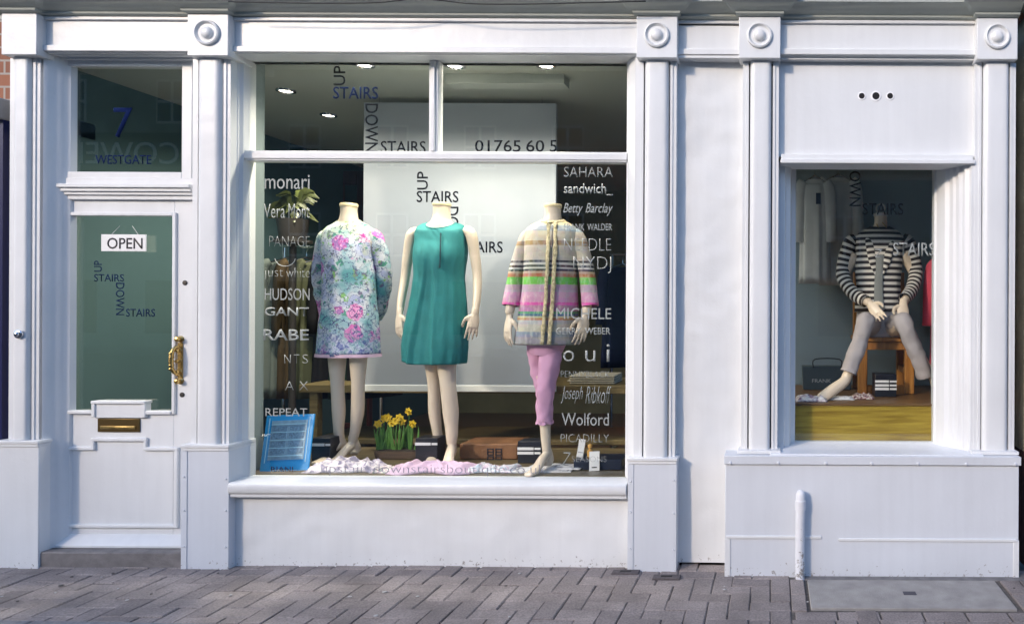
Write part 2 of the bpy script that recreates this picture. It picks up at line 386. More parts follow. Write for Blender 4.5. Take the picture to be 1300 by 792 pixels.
# --- cornice with breaks over the capitals
caps = [(2, 47), (238, 290), (808, 860), (938, 991), (1240, 1292)]
zb = PZ(23.5, -.02)
prof = [(.03, -.032), (.03, -.006), (.0, -.002), (-.012, .004), (-.014, .016), (-.03, .022), (-.055, .036), (-.072, .052), (-.085, .058), (-.087, .088), (-.075, .10), (.12, .125), (.12, -.032)]
path = [(-4.36, -.0)]
for k, (a, b_) in enumerate(caps):
    xa, xb = PX(a, -.03, 48) - .004, PX(b_, -.03, 48) + .004
    if k == 0: path = [(xa - .03, -.045), (xb, -.045), (xb, 0.0)]
    elif k == 4: path += [(xa, 0.0), (xa, -.045), (xb, -.045)]
    else: path += [(xa, 0.0), (xa, -.045), (xb, -.045), (xb, 0.0)]
rings = []
for i, (x, y) in enumerate(path):
    p = Vector((x, y)); d0 = (p - Vector(path[i - 1])).normalized() if i else (Vector(path[1]) - p).normalized()
    d1 = (Vector(path[i + 1]) - p).normalized() if i < len(path) - 1 else d0
    n0, n1 = Vector((-d0.y, d0.x)), Vector((-d1.y, d1.x)); nn = (n0 + n1); nn = nn / nn.dot(n0) if nn.length > .1 else n0
    rings.append([(p.x + nn.x * q if q < .02 or True else p.x, p.y + nn.y * q, zb + .008 + h) for q, h in prof])
# keep the rear of the cornice on one straight line
for r_ in rings:
    for k in (0, 1, 11, 12):
        pass
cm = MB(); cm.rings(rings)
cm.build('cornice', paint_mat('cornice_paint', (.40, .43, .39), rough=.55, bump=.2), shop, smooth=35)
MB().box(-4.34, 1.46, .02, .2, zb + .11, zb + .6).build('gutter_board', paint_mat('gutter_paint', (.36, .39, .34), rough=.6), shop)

# --- frieze
fz = MB()
for k in range(4):
    xa, xb = PX(caps[k][1], 0, 48) - .02, PX(caps[k + 1][0], 0, 48) + .02
    yb = .02 if k != 2 else .03
    fz.box(xa, xb, yb, .16, PZ(70), zb + .006)
    fz.box(xa, xb, yb - .014, yb + .01, PZ(29), PZ(24.5))
    fz.box(xa, xb, yb - .018, yb + .01, PZ(69), PZ(61.5))
fz.build('frieze', WHITE, shop, bevel=.004)

# --- pilasters
def pilaster(k, sx0, sx1, zbot, base=None, rosette=True):
    a, b_ = caps[k]
    X0, X1 = PX(sx0, .01, 300), PX(sx1, .01, 300)
    zt = PZ(74.5, -.03)
    w_ = X1 - X0
    sh = MB()
    back = .17
    fil = .034
    e = .006
    # side fillets (two steps) and grooves
    for s_, xx in ((1, X0), (-1, X1)):
        sh.prism([(xx, back), (xx, .026), (xx + s_ * fil * .55, .026), (xx + s_ * fil * .6, .020), (xx + s_ * fil, .020), (xx + s_ * fil, back)], 'z', zbot, zt)
    # convex shaft
    g = fil + .008
    cx_ = (X0 + X1) / 2; hw = w_ / 2 - g
    pts = [(cx_ - hw, back)]
    for q in range(13):
        u = -1 + q / 6; pts.append((cx_ + hw * u, .022 - .022 * math.sqrt(max(0, 1 - abs(u) ** 6.0))))
    pts.append((cx_ + hw, back))
    sh.prism(pts, 'z', zbot, zt)
    root = sh.build('pilaster', WHITE, shop, smooth=50)
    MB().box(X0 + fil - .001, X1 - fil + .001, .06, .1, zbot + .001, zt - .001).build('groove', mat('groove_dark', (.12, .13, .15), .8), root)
    # capital block
    A, B = PX(a, -.03, 48), PX(b_, -.03, 48)
    cb = MB().box(A, B, -.032, .17, zt, zb + .004).build('capital_block', WHITE, root, bevel=.004)
    if rosette:
        c = Vector(((A + B) / 2 - .001, -.032, (zt + zb) / 2 + .012))
        M = Matrix.Translation(c) @ Matrix.Rotation(R(90), 4, 'X')
        r = .071
        MB().lathe([(r, -.004), (r, .004), (r * .96, .013), (r * .86, .016), (r * .78, .010), (r * .70, .003), (r * .52, .002), (r * .47, .004), (r * .44, .011), (r * .36, .018), (r * .2, .022), (.001, .023)], M, 32).build('rosette', WHITE, root, smooth=40)
    if base:
        bx0, bx1, byt = base
        x0, x1 = PX(bx0, -.01, 650), PX(bx1, -.01, 650); zt2 = PZ(byt, -.01)
        bs = MB().box(x0, x1, -.006, .2, -.02, zt2 - .012)
        bs.build('base', PALE if k else WHITE, root, bevel=.004)
        MB().box(x0 - .006, x1 + .006, -.016, .19, zt2 - .012, zt2 + .006).box(x0 - .001, x1 + .001, -.011, .19, zt2 - .03, zt2 - .012).build('base_cap', WHITE, root, bevel=.003)
        if k in (1, 2):
            st = MB(); sw = .03
            for xx in (x0, x1 - sw):
                st.box(xx - .001, xx + sw, -.0095, -.004, -.012, zt2 - .031)
                for zz in (.12, .32, .5):
                    st.lathe([(.006, 0), (.0055, .003), (.003, .005)], Matrix.Translation((xx + sw * .5, -.0095, zz + random.uniform(-.01, .01))) @ Matrix.Rotation(R(90), 4, 'X'), 10)
            st.build('corner_strip', PALE, root)
    return root
pilaster(0, 8, 46.5, PZ(563), (-4, 48, 565), rosette=False)
pilaster(1, 241, 289, PZ(568), (230, 290, 569))
pilaster(2, 808, 857.5, PZ(582), (797, 858.5, 583))
pilaster(3, 942, 988, PZ(577))
pilaster(4, 1238.5, 1290, PZ(580))

# --- rendered wall between the middle pilasters
wall_m = MB()
nx, nz = 26, 90
xa, xb = PX(852, .1), PX(946, .1); z0, z1 = .012, PZ(66, .08)
vs = []; fs = []
for j in range(nz + 1):
    for i in range(nx + 1):
        x = xa + (xb - xa) * i / nx; z = z0 + (z1 - z0) * j / nz
        y = .088 + .007 * mnoise.noise((x * 3, 0, z * 3)) + .005 * mnoise.noise((x * 9, 5, z * 14)) - .012 * math.exp(-((z - .9) / .4) ** 2)
        vs.append((x, y, z)); 
for j in range(nz):
    for i in range(nx): fs.append((j * (nx + 1) + i, j * (nx + 1) + i + 1, (j + 1) * (nx + 1) + i + 1, (j + 1) * (nx + 1) + i))
wall_m.add(vs, fs).build('rendered_wall', WHITE2, shop, smooth=180)
MB().box(xa, xb, .12, .3, .0, z1).build('wall_core', WHITE2, shop)
MB().box(xa, xb, .02, .13, PZ(77, .05), PZ(71, .05)).build('wall_head', WHITE, shop, bevel=.003)

# --- door bay
jl, jr = PX(47, 0), PX(243, 0)                 # opening between the pilasters
DY = .125                                       # face of the door leaf
dz0 = .105
zt = PZ(70)
jm = MB()
for x0, x1, s_ in ((jl - .002, None, 1), (jr + .002, None, -1)):
    steps = [(0.0, .03), (.018, .045), (.026, .06), (.045, .075), (.058, .09), (.07, .105), (.082, .112)]
    poly = [(x0, .03)]
    for q, y in steps: poly += [(x0 + s_ * q * .9, y)]
    poly += [(x0 + s_ * .085, .14), (x0, .14)]
    jm.prism(poly, 'z', .085, zt)
jm.box(jl - .002, jr + .002, .045, .25, PZ(74.5, .05), zt).box(jl, jr, .08, .25, PZ(79.5, .08), PZ(74.5, .05))
jm.build('door_frame', WHITE, shop, smooth=30)
# stone step + white weather bar
MB().box(jl + .01, jr - .002, .005, .4, -.02, .082).build('doorstep', mat('step_stone', (.20, .185, .18), .8, bump=.5, bscale=90, var=.25, vscale=15), shop, bevel=.008)
MB().prism([(.07, .083), (.07, .098), (.118, .145), (.25, .145), (.25, .083)], 'x', PX(62, .08), PX(237, .08) + .03).build('weather_bar', WHITE, shop, bevel=.003)

# fanlight above the door
lx0, lx1 = jl + .055, jr - .03
def frame_rect(mb, x0, x1, z0, z1, t, y0, y1, tb=None, tt=None, tl=None, tr=None):
    tb = tb or t; tt = tt or t; tl = tl or t; tr = tr or t
    mb.box(x0, x0 + tl, y0, y1, z0, z1).box(x1 - tr, x1, y0, y1, z0, z1)
    mb.box(x0 + tl, x1 - tr, y0 + .0005, y1, z0, z0 + tb).box(x0 + tl, x1 - tr, y0 + .0005, y1, z1 - tt, z1)
fx0, fx1 = PX(80, .135, 150), PX(236, .135, 150)
fzb, fzt = PZ(219.5, .135, 157), PZ(86.5, .135, 157)
fl = MB(); frame_rect(fl, fx0 - .05, fx1 + .06, fzb - .05, fzt + .06, .05, .105, .137, tt=.06, tr=.06)
fl.box(fx0 - .012, fx0, .118, .136, fzb, fzt).box(fx0, fx1, .118, .136, fzb - .012, fzb)
fan = fl.build('fanlight', WHITE, shop, bevel=.004)
MB().box(fx0 - .01, fx1 + .01, .135, .139, fzb - .01, fzt + .01).build('pane', GLASS, fan)
VIN_N = mat('navy_sheen_vinyl', (.006, .016, .075), .8, spec=.05)  # navy letters; in the big window logo this blue stands for reflected sky
VIN_K = mat('black_vinyl', (.004, .005, .010), .8, spec=.05)
VIN_W = mat('white_vinyl', (.42, .43, .43), .5)
lettering('7', 144, 137, 168, 175, .1335, VIN_N, fan, bold=.004)
lettering('WESTGATE', 121, 197, 192, 208.5, .1335, VIN_N, fan, bold=.004)
# transom bar
tb = MB()
xa, xb = PX(55, .05), PX(240, .1) + .02
for y0, a, b_, ex in ((.070, 233.5, 238, .0), (.082, 238, 243, -.02), (.094, 243, 247.5, -.04), (.106, 247.5, 253.5, -.06)):
    tb.box(xa - ex, xb, y0, .2, PZ(b_, y0, 150), PZ(a, y0, 150))
tb.box(xa + .03, xb, .1, .2, PZ(233.5, .07, 150), PZ(226, .1, 150))
tb.build('transom_bar', WHITE, shop, bevel=.003)

# --- the door
dx0, dx1 = PX(71, DY), PX(246, DY)
dtop = PZ(253, DY, 150)
gx0, gx1 = PX(93, DY + .02, 400), PX(218.5, DY + .02, 400); gz0, gz1 = PZ(521, DY + .02, 155), PZ(274, DY + .02, 155)
dm = MB()
gx1 += .028
dm.box(dx0, gx0, DY, DY + .024, dz0 + .03, dtop).box(gx1, dx1, DY, DY + .024, dz0 + .03, dtop)
dm.box(gx0, gx1, DY + .0004, DY + .024, gz1, dtop).box(gx0, gx1, DY + .0004, DY + .024, dz0 + .03, gz0)
door = dm.build('door', WHITE, shop, bevel=.003)
MB().box(gx0 - .01, gx1 + .01, DY + .022, DY + .026, gz0 - .01, gz1 + .01).build('pane', GLASS, door)
gb = MB()
t = .016
gb.box(gx0 - t, gx0 + .004, DY - .012, DY + .02, gz0 - t, gz1 + t).box(gx1 - .004, gx1 + t, DY - .012, DY + .02, gz0 - t, gz1 + t)
gb.box(gx0 + .004, gx1 - .004, DY - .012, DY + .02, gz1 - .004, gz1 + t)
lxa, lxb = PX(123, DY), PX(186, DY); zstep = PZ(511, DY, 155)
gb.box(gx0 + .004, lxa, DY - .018, DY + .02, gz0 - t, gz0 + .004).box(lxb, gx1 - .004, DY - .018, DY + .02, gz0 - t, gz0 + .004)
gb.build('glazing_bead', WHITE, door, bevel=.004)
# stepped-up letter box surround standing into the glass
lb = MB(); lb.box(lxa, lxb, DY - .012, DY + .035, PZ(530, DY, 155), zstep)
lb.box(lxa - .012, lxb + .012, DY - .024, DY + .03, zstep - .004, zstep + .012)
lb.box(lxa - .012, lxa + .008, DY - .02, DY + .02, PZ(529, DY, 155), zstep - .004).box(lxb - .008, lxb + .012, DY - .02, DY + .02, PZ(529, DY, 155), zstep - .004)
lb.build('letterbox_surround', WHITE, door, bevel=.003)
BRASS = mat('old_brass', (.55, .38, .14), .32, metal=1, bump=.15, bscale=90, var=.4, vscale=30)
CHROME = mat('chrome', (.7, .7, .72), .12, metal=1)
lpx0, lpx1, lpz0, lpz1 = PX(126, DY), PX(179, DY), PZ(548, DY, 155), PZ(531, DY, 155)
MB().box(lpx0, lpx1, DY - .008, DY + .01, lpz0, lpz1).build('letter_plate', mat('dark_bronze', (.16, .11, .045), .35, metal=.9), door, bevel=.003)
MB().box(lpx0 + .02, lpx1 - .02, DY - .016, DY - .006, lpz0 + .018, lpz0 + .036).build('letter_flap', BRASS, door, bevel=.004)
# bolection moulding of the lower panel, stepped under the letter box
def bead(mb, pts, y, r):
    for (xa_, za_), (xb_, zb_) in zip(pts[:-1], pts[1:]):
        if abs(xa_ - xb_) > abs(za_ - zb_): mb.box(min(xa_, xb_) - r, max(xa_, xb_) + r, y - r * 1.3, y + .01, za_ - r, za_ + r)
        else: mb.box(xa_ - r * .9, xa_ + r * .9, y - r * 1.25, y + .01, min(za_, zb_) - r, max(za_, zb_) + r)
pm = MB()
pp = lambda px, py: (PX(px, DY, py), PZ(py, DY, px))
pl = PX(80, DY, 600); pr = PX(225.5, DY, 600); pz = PZ(569, DY, 155); pz2 = PZ(557.5, DY, 155); pb = PZ(667, DY, 155)
bead(pm, [(pl, pz), (lxa - .01, pz), (lxa - .01, pz2), (lxb + .005, pz2), (lxb + .005, pz), (pr, pz), (pr, pb), (pl, pb), (pl, pz)], DY, .0105)
pm.build('panel_moulding', WHITE, door, bevel=.005)
# door furniture
hx, hz = PX(229.5, DY, 458), PZ(458, DY, 229)
hm = MB()
for dz_, r in ((.125, .016), (-.115, .016), (.06, .012), (-.06, .012), (.0, .011)):
    M = Matrix.Translation((hx, DY, hz + dz_)) @ Matrix.Rotation(R(90), 4, 'X')
    hm.lathe([(r * 1.2, -.002), (r * 1.2, .004), (r * .7, .01), (r * .8, .018), (r, .026), (r * .7, .034), (.001, .037)], M, 16)
hm.box(hx - .014, hx + .014, DY - .006, DY + .002, hz - .1, hz + .105)
hm.tube([(hx, DY - .02, hz + .085), (hx - .008, DY - .04, hz + .07), (hx - .012, DY - .05, hz + .03), (hx - .012, DY - .05, hz - .02), (hx - .008, DY - .04, hz - .06), (hx, DY - .02, hz - .075)], [.008, .009, .012, .012, .009, .008], 10, sub=3)
for k in range(5):
    hm.lathe([(.001, -.012), (.012, -.006), (.014, 0), (.012, .006), (.001, .012)], Matrix.Translation((hx - .012, DY - .05, hz + .045 - k * .022)), 10)
hm.build('pull_handle', BRASS, door, smooth=40)
for px, py in ((235, 359), (231.5, 501)):
    c = W(px, py, DY)
    MB().lathe([(.014, -.002), (.014, .003), (.011, .006), (.001, .0065)], Matrix.Translation(c) @ Matrix.Rotation(R(90), 4, 'X'), 16).build('lock_cylinder', mat('dark_metal', (.08, .075, .07), .4, metal=.8), door, smooth=40)
gy = DY + .0275
for s_, bx, rt in (('UP', (119.5, 331, 129.5, 345), 90), ('STAIRS', (119.5, 348, 157.5, 357.5), 0), ('DOWN', (147, 359, 158, 400), -90), ('STAIRS', (160, 392, 197, 402), 0)):
    lettering(s_, bx[0], bx[1], bx[2], bx[3], gy, VIN_N, door, rot=rt, bold=.006)
# bell push on the left pilaster
c = W(24, 424, -.005)
bell = MB().lathe([(.024, 0), (.024, .006), (.02, .01), (.013, .011), (.012, .016), (.008, .02), (.001, .021)], Matrix.Translation(c) @ Matrix.Rotation(R(90), 4, 'X'), 24).build('door_bell', CHROME, loc=c, smooth=40)
tag(bell, 'round silver bell push on the pilaster left of the door', 'door bell')

# --- big display window
WY = .15
wx0, wx1 = PX(313, WY, 350), PX(796, WY, 350)
wzb, wzt = PZ(605.5, WY, 560), PZ(77, WY, 560)
barb, bart = PZ(206.5, WY, 560), PZ(194, WY, 560)
ox0, ox1 = PX(289, .02), PX(808, .02) + .03
wm = MB()
# fluted reveal on both sides
for x0, s_, lim in ((ox0 - .01, 1, wx0), (ox1, -1, wx1)):
    q = abs(lim - x0)
    if s_ == 1: poly = [(x0, .03), (x0 + .012, .05), (x0 + .006, .062), (x0 + .02, .078), (x0 + .014, .09), (x0 + .03, .105), (x0 + .03, .118), (max(lim, x0 + .032), .125), (max(lim, x0 + .032), .2), (x0 - .05, .2), (x0 - .05, .03)]
    else: poly = [(x0, .03), (x0 - q * .4, .03), (x0 - q * .45, .045), (x0 - q * .75, .075), (lim + .012, .10), (lim + .010, .118), (lim, .125), (lim, .2), (x0, .2)]
    wm.prism(poly, 'z', PZ(607, .1), PZ(70))
wm.box(ox0, ox1, .045, .2, PZ(74, .05), PZ(69)).box(ox0, ox1, .09, .2, wzt, PZ(74, .05))
win = wm.build('display_window', WHITE, shop, smooth=30)
MB().box(wx0 - .03, wx1 + .005, WY - .035, WY + .035, barb, bart).box(wx0 - .03, wx1 + .005, WY - .042, WY - .035, barb + .01, bart - .01).build('horizontal_bar', WHITE, win, bevel=.006, bseg=3)
mx = PX(553.5, WY, 140)
MB().box(mx - .027, mx + .027, WY - .03, WY + .03, bart - .002, wzt + .002).box(mx - .012, mx + .012, WY - .042, WY - .03, bart - .001, wzt + .001).build('mullion', WHITE, win, bevel=.005, bseg=3)
for a, b_, c, d in ((wx0 - .02, mx, bart - .02, wzt + .02), (mx, wx1 + .02, bart - .02, wzt + .02), (wx0 - .02, wx1 + .02, wzb - .02, barb + .02)):
    MB().box(a, b_, WY, WY + .005, c, d).build('pane', GLASS, win)
# sill
sx0, sx1 = PX(293, .0), PX(797, 0) + .0
zs = PZ(613, -.0, 560)
MB().prism([(.18, PZ(605.5, WY, 560) + .002), (.13, PZ(605.5, WY, 560) - .004), (.125, zs + .006), (-.004, zs), (-.016, zs - .006), (-.02, zs - .02), (-.018, zs - .05), (-.010, zs - .062), (-.004, zs - .064), (-.002, zs - .084), (.06, zs - .088), (.18, zs - .088)], 'x', sx0, sx1).build('sill', WHITE, win, bevel=.003)
# stall riser under it: uneven render
sr = MB(); nx, nz = 110, 24; vs = []; fs = []
za, zb_ = .004, zs - .07
for j in range(nz + 1):
    for i in range(nx + 1):
        x = sx0 - .02 + (sx1 - sx0 + .03) * i / nx; z = za + (zb_ - za) * j / nz
        y = .045 + .005 * mnoise.noise((x * 2.2, 1, z * 4)) + .004 * mnoise.noise((x * 8, 2, z * 12))
        if j == 0: z += .01 * mnoise.noise((x * 3, 7, 0)) - .012
        vs.append((x, y, z))
for j in range(nz):
    for i in range(nx): fs.append((j * (nx + 1) + i, j * (nx + 1) + i + 1, (j + 1) * (nx + 1) + i + 1, (j + 1) * (nx + 1) + i))
sr.add(vs, fs).build('stall_riser', WHITE2, shop, smooth=180)
MB().box(sx0, sx1, .07, .2, 0, zb_).build('riser_core', WHITE2, shop)
LY = WY + .0075
def logo(px, py, s, m, parent, Y, vm=None):
    """UP / STAIRS / DOWN / STAIRS stepped lettering; px,py = top left of UP; s = width of the word STAIRS"""
    lettering('UP', px + .01 * s, py, px + .27 * s, py + .43 * s, Y, m, parent, rot=90, bold=.006)
    lettering('STAIRS', px, py + .465 * s, px + s, py + .735 * s, Y, vm or m, parent, bold=.006)
    lettering('DOWN', px + .71 * s, py + .84 * s, px + s, py + 1.92 * s, Y, m, parent, rot=-90, bold=.006)
    lettering('STAIRS', px + 1.06 * s, py + 1.67 * s, px + 2.06 * s, py + 1.94 * s, Y, m, parent, bold=.006)
logo(423, 84, 57, VIN_K, win, LY, VIN_N)  # upper STAIRS of this dark vinyl coloured blue to imitate reflected sky
for s_, a, b_ in (('01765', 603, 661), ('60', 668, 691), ('5', 698, 707)): lettering(s_, a, 178, b_, 193, LY, VIN_K, win, bold=.006)
for s_, a, b_, c, d, kw in (
    ('monari', 336, 222, 393, 240, {}), ('Vera', 335, 259, 361.7, 277, {'bold': -.005}), ('Mont', 366.3, 259, 393, 277, {'bold': -.005}), ('PANAGE', 342, 300, 393, 313, {'bold': -.03}),
    ('just', 336, 340, 359.5, 355, {'bold': -.025}), ('white', 363.6, 340, 393, 352, {'bold': -.025}), ('HUDSON', 336, 366, 393, 381, {}), ('GANT', 336, 390, 392, 401, {'bold': .012}),
    ('RABE', 334, 418, 392, 432, {'bold': .012}), ('N', 361, 450, 369, 461, {'bold': -.02}), ('T', 373, 450, 380, 461, {'bold': -.02}), ('S', 384, 450, 391, 461, {'bold': -.02}), ('A', 362, 484, 373, 495, {'bold': -.02}), ('X', 380, 484, 391, 495, {'bold': -.02}), ('REPEAT', 337, 518, 390, 528, {}),
    ('SAHARA', 716, 212, 778, 225, {'bold': -.005}), ('sandwich_', 716, 233, 778, 248, {'bold': .008}), ('Betty', 715, 258, 739.8, 274, {'shear': .35}), ('Barclay', 743.3, 258, 778, 274, {'shear': .35}),
    ('FRANK', 716, 284, 742.1, 292.5, {}), ('WALDER', 745.7, 284, 777, 292.5, {}), ('NEEDLE', 716, 303, 776, 318, {'bold': -.02}), ('NYDJ', 728, 326, 776, 347, {'bold': -.02}),
    ('MICHELE', 706, 391, 776, 405, {}), ('GERRY', 706, 416, 738.2, 424.5, {'bold': .01}), ('WEBER', 742.8, 416, 775, 424.5, {'bold': .01}), ('o', 715, 445, 729, 459, {'bold': -.005}), ('u', 743, 445, 756, 459, {'bold': -.005}), ('i', 770, 437, 774, 459, {'bold': -.005}),
    ('PENNYBLACK', 712, 471, 774, 479, {'bold': -.02}), ('Joseph', 712, 490, 740.0, 512, {'shear': .4, 'bold': -.01}), ('Ribkoff', 743.3, 490, 776, 512, {'shear': .4, 'bold': -.01}), ('Wolford', 713, 524, 773, 540, {}),
    ('PICADILLY', 712, 551, 773, 561, {'bold': -.02}), ('7', 714, 574, 725, 590, {'shear': .2, 'bold': -.02}), ('SEASONS', 726, 579, 770, 586, {'bold': -.025})):
    lettering(s_, a, b_, c, d, LY, VIN_W, win, **kw)
lettering('upstairsdownstairsboutique.co.uk', 408, 589, 692, 604, LY, mat('grey_vinyl', (.23, .22, .30), .5), win, bold=-.02)
em = MB().tube([W(362, 326, LY) + Vector((.06 * math.cos(a), 0, .055 * math.sin(a))) for a in [math.pi + .2 + k * (math.pi - .4) / 14 for k in range(15)]], .002, 5)
em.build('lettering', VIN_W, win)

# --- right bay: blind box, deep window, plinth
BYF = .072
px0, px1 = PX(984, BYF), PX(1242, BYF)
bp = MB().box(px0, px1, BYF, .3, PZ(200, BYF, 1110), PZ(70, .05, 1110)).box(px0, px1, .03, BYF, PZ(78, .05, 1110), PZ(71, .05, 1110))
bbox = bp.build('blind_box', WHITE, shop, bevel=.003)
MB().box(PX(990, .03), PX(1236, .03), .012, .2, PZ(207.5, .012, 1110), PZ(202.5, .012, 1110)).box(PX(990, .03) + .004, PX(1236, .03) - .004, .034, .2, PZ(202.5, .012, 1110), PZ(196, .03, 1110)).build('bottom_rail', WHITE, bbox, bevel=.003)
for px, r in ((1094, .016), (1112, .020), (1130, .016)):
    c = W(px, 122.2, BYF); M = Matrix.Translation(c) @ Matrix.Rotation(R(90), 4, 'X')
    v_ = MB().lathe([(r * 1.5, -.001), (r * 1.46, .003), (r * 1.3, .004), (r * 1.05, .0035), (r * 1.0, -.001)], M, 24).build('vent', mat('halo_white', (.85, .85, .86), .4), bbox, smooth=40)  # pale ring imitates the bright halo round each dark hole
    MB().lathe([(r, -.0005), (r, .002), (.001, .002)], M, 24).build('vent_hole', mat('vent_black', (.012, .012, .014), .9), v_)
RY = .27
rx0, rx1 = PX(1010, RY, 390), PX(1185, RY, 390); rzb, rzt = PZ(560.5, RY, 1097), PZ(212, RY, 1097)
ol, orr = PX(988, .02), PX(1238, .02)
rm = MB()
# right jamb: stepped mouldings running back to the glass; left jamb likewise
q = orr - rx1
rm.prism([(orr + .02, .03), (orr - .02, .03), (orr - .028, .05), (orr - .05, .06), (orr - .056, .085), (orr - .075, .09), (orr - .085, .12), (orr - .1, .125), (orr - .112, .16), (orr - .135, .17), (rx1 + .012, .235), (rx1 + .012, .255), (rx1, .258), (rx1, .32), (orr + .02, .32)], 'z', PZ(584, 0), PZ(206, .1, 1110))
q = rx0 - ol
rm.prism([(ol - .02, .1), (ol + q * .35, .1), (ol + q * .42, .125), (ol + q * .65, .14), (ol + q * .68, .18), (rx0 - .03, .19), (rx0 - .026, .24), (rx0 - .004, .245), (rx0, .258), (rx0, .32), (ol - .02, .32)], 'z', PZ(584, 0), PZ(206, .1, 1110))
rwin = rm.build('display_window', WHITE, shop, smooth=30)
MB().box(rx0, rx1, .2, .32, rzt, rzt + .2).build('head', CREAM, rwin, bevel=.003)
MB().box(rx0 - .01, rx1 + .01, RY, RY + .005, rzb - .01, rzt + .01).build('pane', GLASS, rwin)
zc = PZ(578, -.07, 1110)
MB().prism([(-.055, zc + .002), (.0, zc + .006), (.255, rzb - .004), (.262, rzb), (.33, rzb), (.33, zc - .06), (-.055, zc - .06)], 'x', ol - .04, orr + .03).build('sill', paint_mat('sill_paint', (.74, .77, .8)), rwin, bevel=.002)
for s_, bx, rt, m in (('DOWN', (1078, 205, 1093, 262), -90, VIN_K), ('STAIRS', (1095, 258, 1147, 273), 0, VIN_K), ('N', (1111, 316, 1120, 327), -90, mat('pale_vinyl', (.35, .36, .36), .5)), ('STAIRS', (1134, 308, 1187, 325), 0, VIN_W)):
    lettering(s_, bx[0], bx[1], bx[2], bx[3], RY + .0075, m, rwin, rot=rt, bold=.004)
# plinth box
FY = -.067
qx0, qx1 = PX(920.5, FY, 650), PX(1293.5, FY, 650)
pl_ = MB().box(qx0, qx1, FY, .25, -.02, zc - .045)
plinth = pl_.build('plinth', PALE, shop, bevel=.004)
cp = MB().box(qx0 - .006, qx1 + .008, FY - .012, .2, zc - .05, zc - .004)
for px in (928, 989, 1049, 1107, 1166, 1227, 1289):
    M = Matrix.Translation((PX(px, FY), FY - .012, zc - .042)) @ Matrix.Rotation(R(90), 4, 'X')
    cp.lathe([(.01, 0), (.009, .004), (.004, .006)], M, 10)
cp.build('plinth_cap', PALE, plinth, bevel=.003)
MB().box(PX(937, -.02), PX(992, -.02), -.03, .2, zc - .003, zc + .016).build('pilaster_shoe', WHITE, plinth, bevel=.003)
MB().box(PX(1234, -.02), PX(1294, -.02), -.03, .2, zc - .003, zc + .016).build('pilaster_shoe', WHITE, plinth, bevel=.003)
MB().box(qx0 + .006, PX(1044, FY), FY - .007, FY + .01, PZ(683, FY, 985), PZ(679.5, FY, 985)).build('ledge', WHITE, plinth, bevel=.002)
MB().box(PX(1066, FY), qx1 - .012, FY - .007, FY + .01, PZ(686.5, FY, 1150), PZ(683, FY, 1150)).build('ledge', WHITE, plinth, bevel=.002)
for xx in (qx0 - .001, qx1 - .03):
    MB().box(xx, xx + .031, FY - .004, FY + .05, -.01, PZ(684, FY)).build('corner_strip', WHITE, plinth, bevel=.002)
# vent pipe standing in front of the plinth
pc = Vector((PX(1017, -.11), -.108, 0))
pp_ = MB().tube([pc + Vector((0, 0, -.01)), pc + Vector((0, 0, .2)), pc + Vector((.002, 0, .42)), pc + Vector((.002, 0, .455)), pc + Vector((.002, 0, .472)), pc + Vector((.002, 0, .478))], [.026, .0255, .0255, .025, .016, .002], 20)
pp_.lathe([(.029, 0), (.029, .05), (.026, .052)], Matrix.Translation(pc + Vector((.002, 0, .37))), 20)
pipe = pp_.build('vent_pipe', paint_mat('pipe_paint', (.72, .735, .76), rough=.5, bump=.15, bscale=30, dirt=.7, dirt_z=.22), loc=pc, smooth=40)
tag(pipe, 'short white painted pipe standing upright against the right plinth', 'pipe')
MB().box(pc.x - .012, pc.x + .012, -.1, FY, .25, .27).build('bracket', WHITE, pipe)

# ================================================================== NEIGHBOURS, STREET
nl = empty('neighbour_building', (-5.4, .2, 0), 'red brick neighbour with dark navy shopfront at the left edge', 'building')
brk = bpy.data.materials.new('red_brick'); brk.use_nodes = True
n, l = brk.node_tree.nodes, brk.node_tree.links
tcb = n.new('ShaderNodeTexCoord'); mpb = n.new('ShaderNodeMapping'); mpb.inputs['Rotation'].default_value = (R(90), 0, 0)
l.new(tcb.outputs['Object'], mpb.inputs[0])
bt = n.new('ShaderNodeTexBrick'); bt.inputs['Scale'].default_value = 1; bt.inputs['Brick Width'].default_value = .225; bt.inputs['Row Height'].default_value = .075; bt.inputs['Mortar Size'].default_value = .006
bt.inputs['Color1'].default_value = (.32, .13, .07, 1); bt.inputs['Color2'].default_value = (.24, .10, .06, 1); bt.inputs['Mortar'].default_value = (.35, .32, .28, 1)
l.new(mpb.outputs[0], bt.inputs['Vector']); l.new(bt.outputs['Color'], n['Principled BSDF'].inputs['Base Color'])
n['Principled BSDF'].inputs['Roughness'].default_value = .85
NAVY = mat('navy_gloss', (.008, .012, .07), .3, bump=.1, bscale=8)
MB().box(-9, -4.34, .1, .6, 2.62, 6.6).build('wall', brk, nl)
MB().box(-9, -4.34, .05, .6, -.02, 2.5).build('shopfront_panel', NAVY, nl)
MB().box(-9, -4.335, .0, .6, 2.5, 2.62).build('sill_band', mat('weathered_stone', (.3, .3, .3), .8, bump=.4), nl, bevel=.01)
nr = empty('neighbour_building', (3.5, .2, 0), 'cream rendered neighbour with dark red brick foot at the right edge', 'building')
MB().box(1.462, 7, .075, .6, .64, 6.6).build('wall', mat('cream_render', (.55, .48, .33), .85, bump=.5, bscale=30, var=.25, vscale=4), nr)
MB().box(1.465, 7, .06, .6, -.02, .64).build('foot', mat('dark_red_brick', (.13, .06, .05), .85, bump=.5, bscale=40, var=.35, vscale=20), nr)

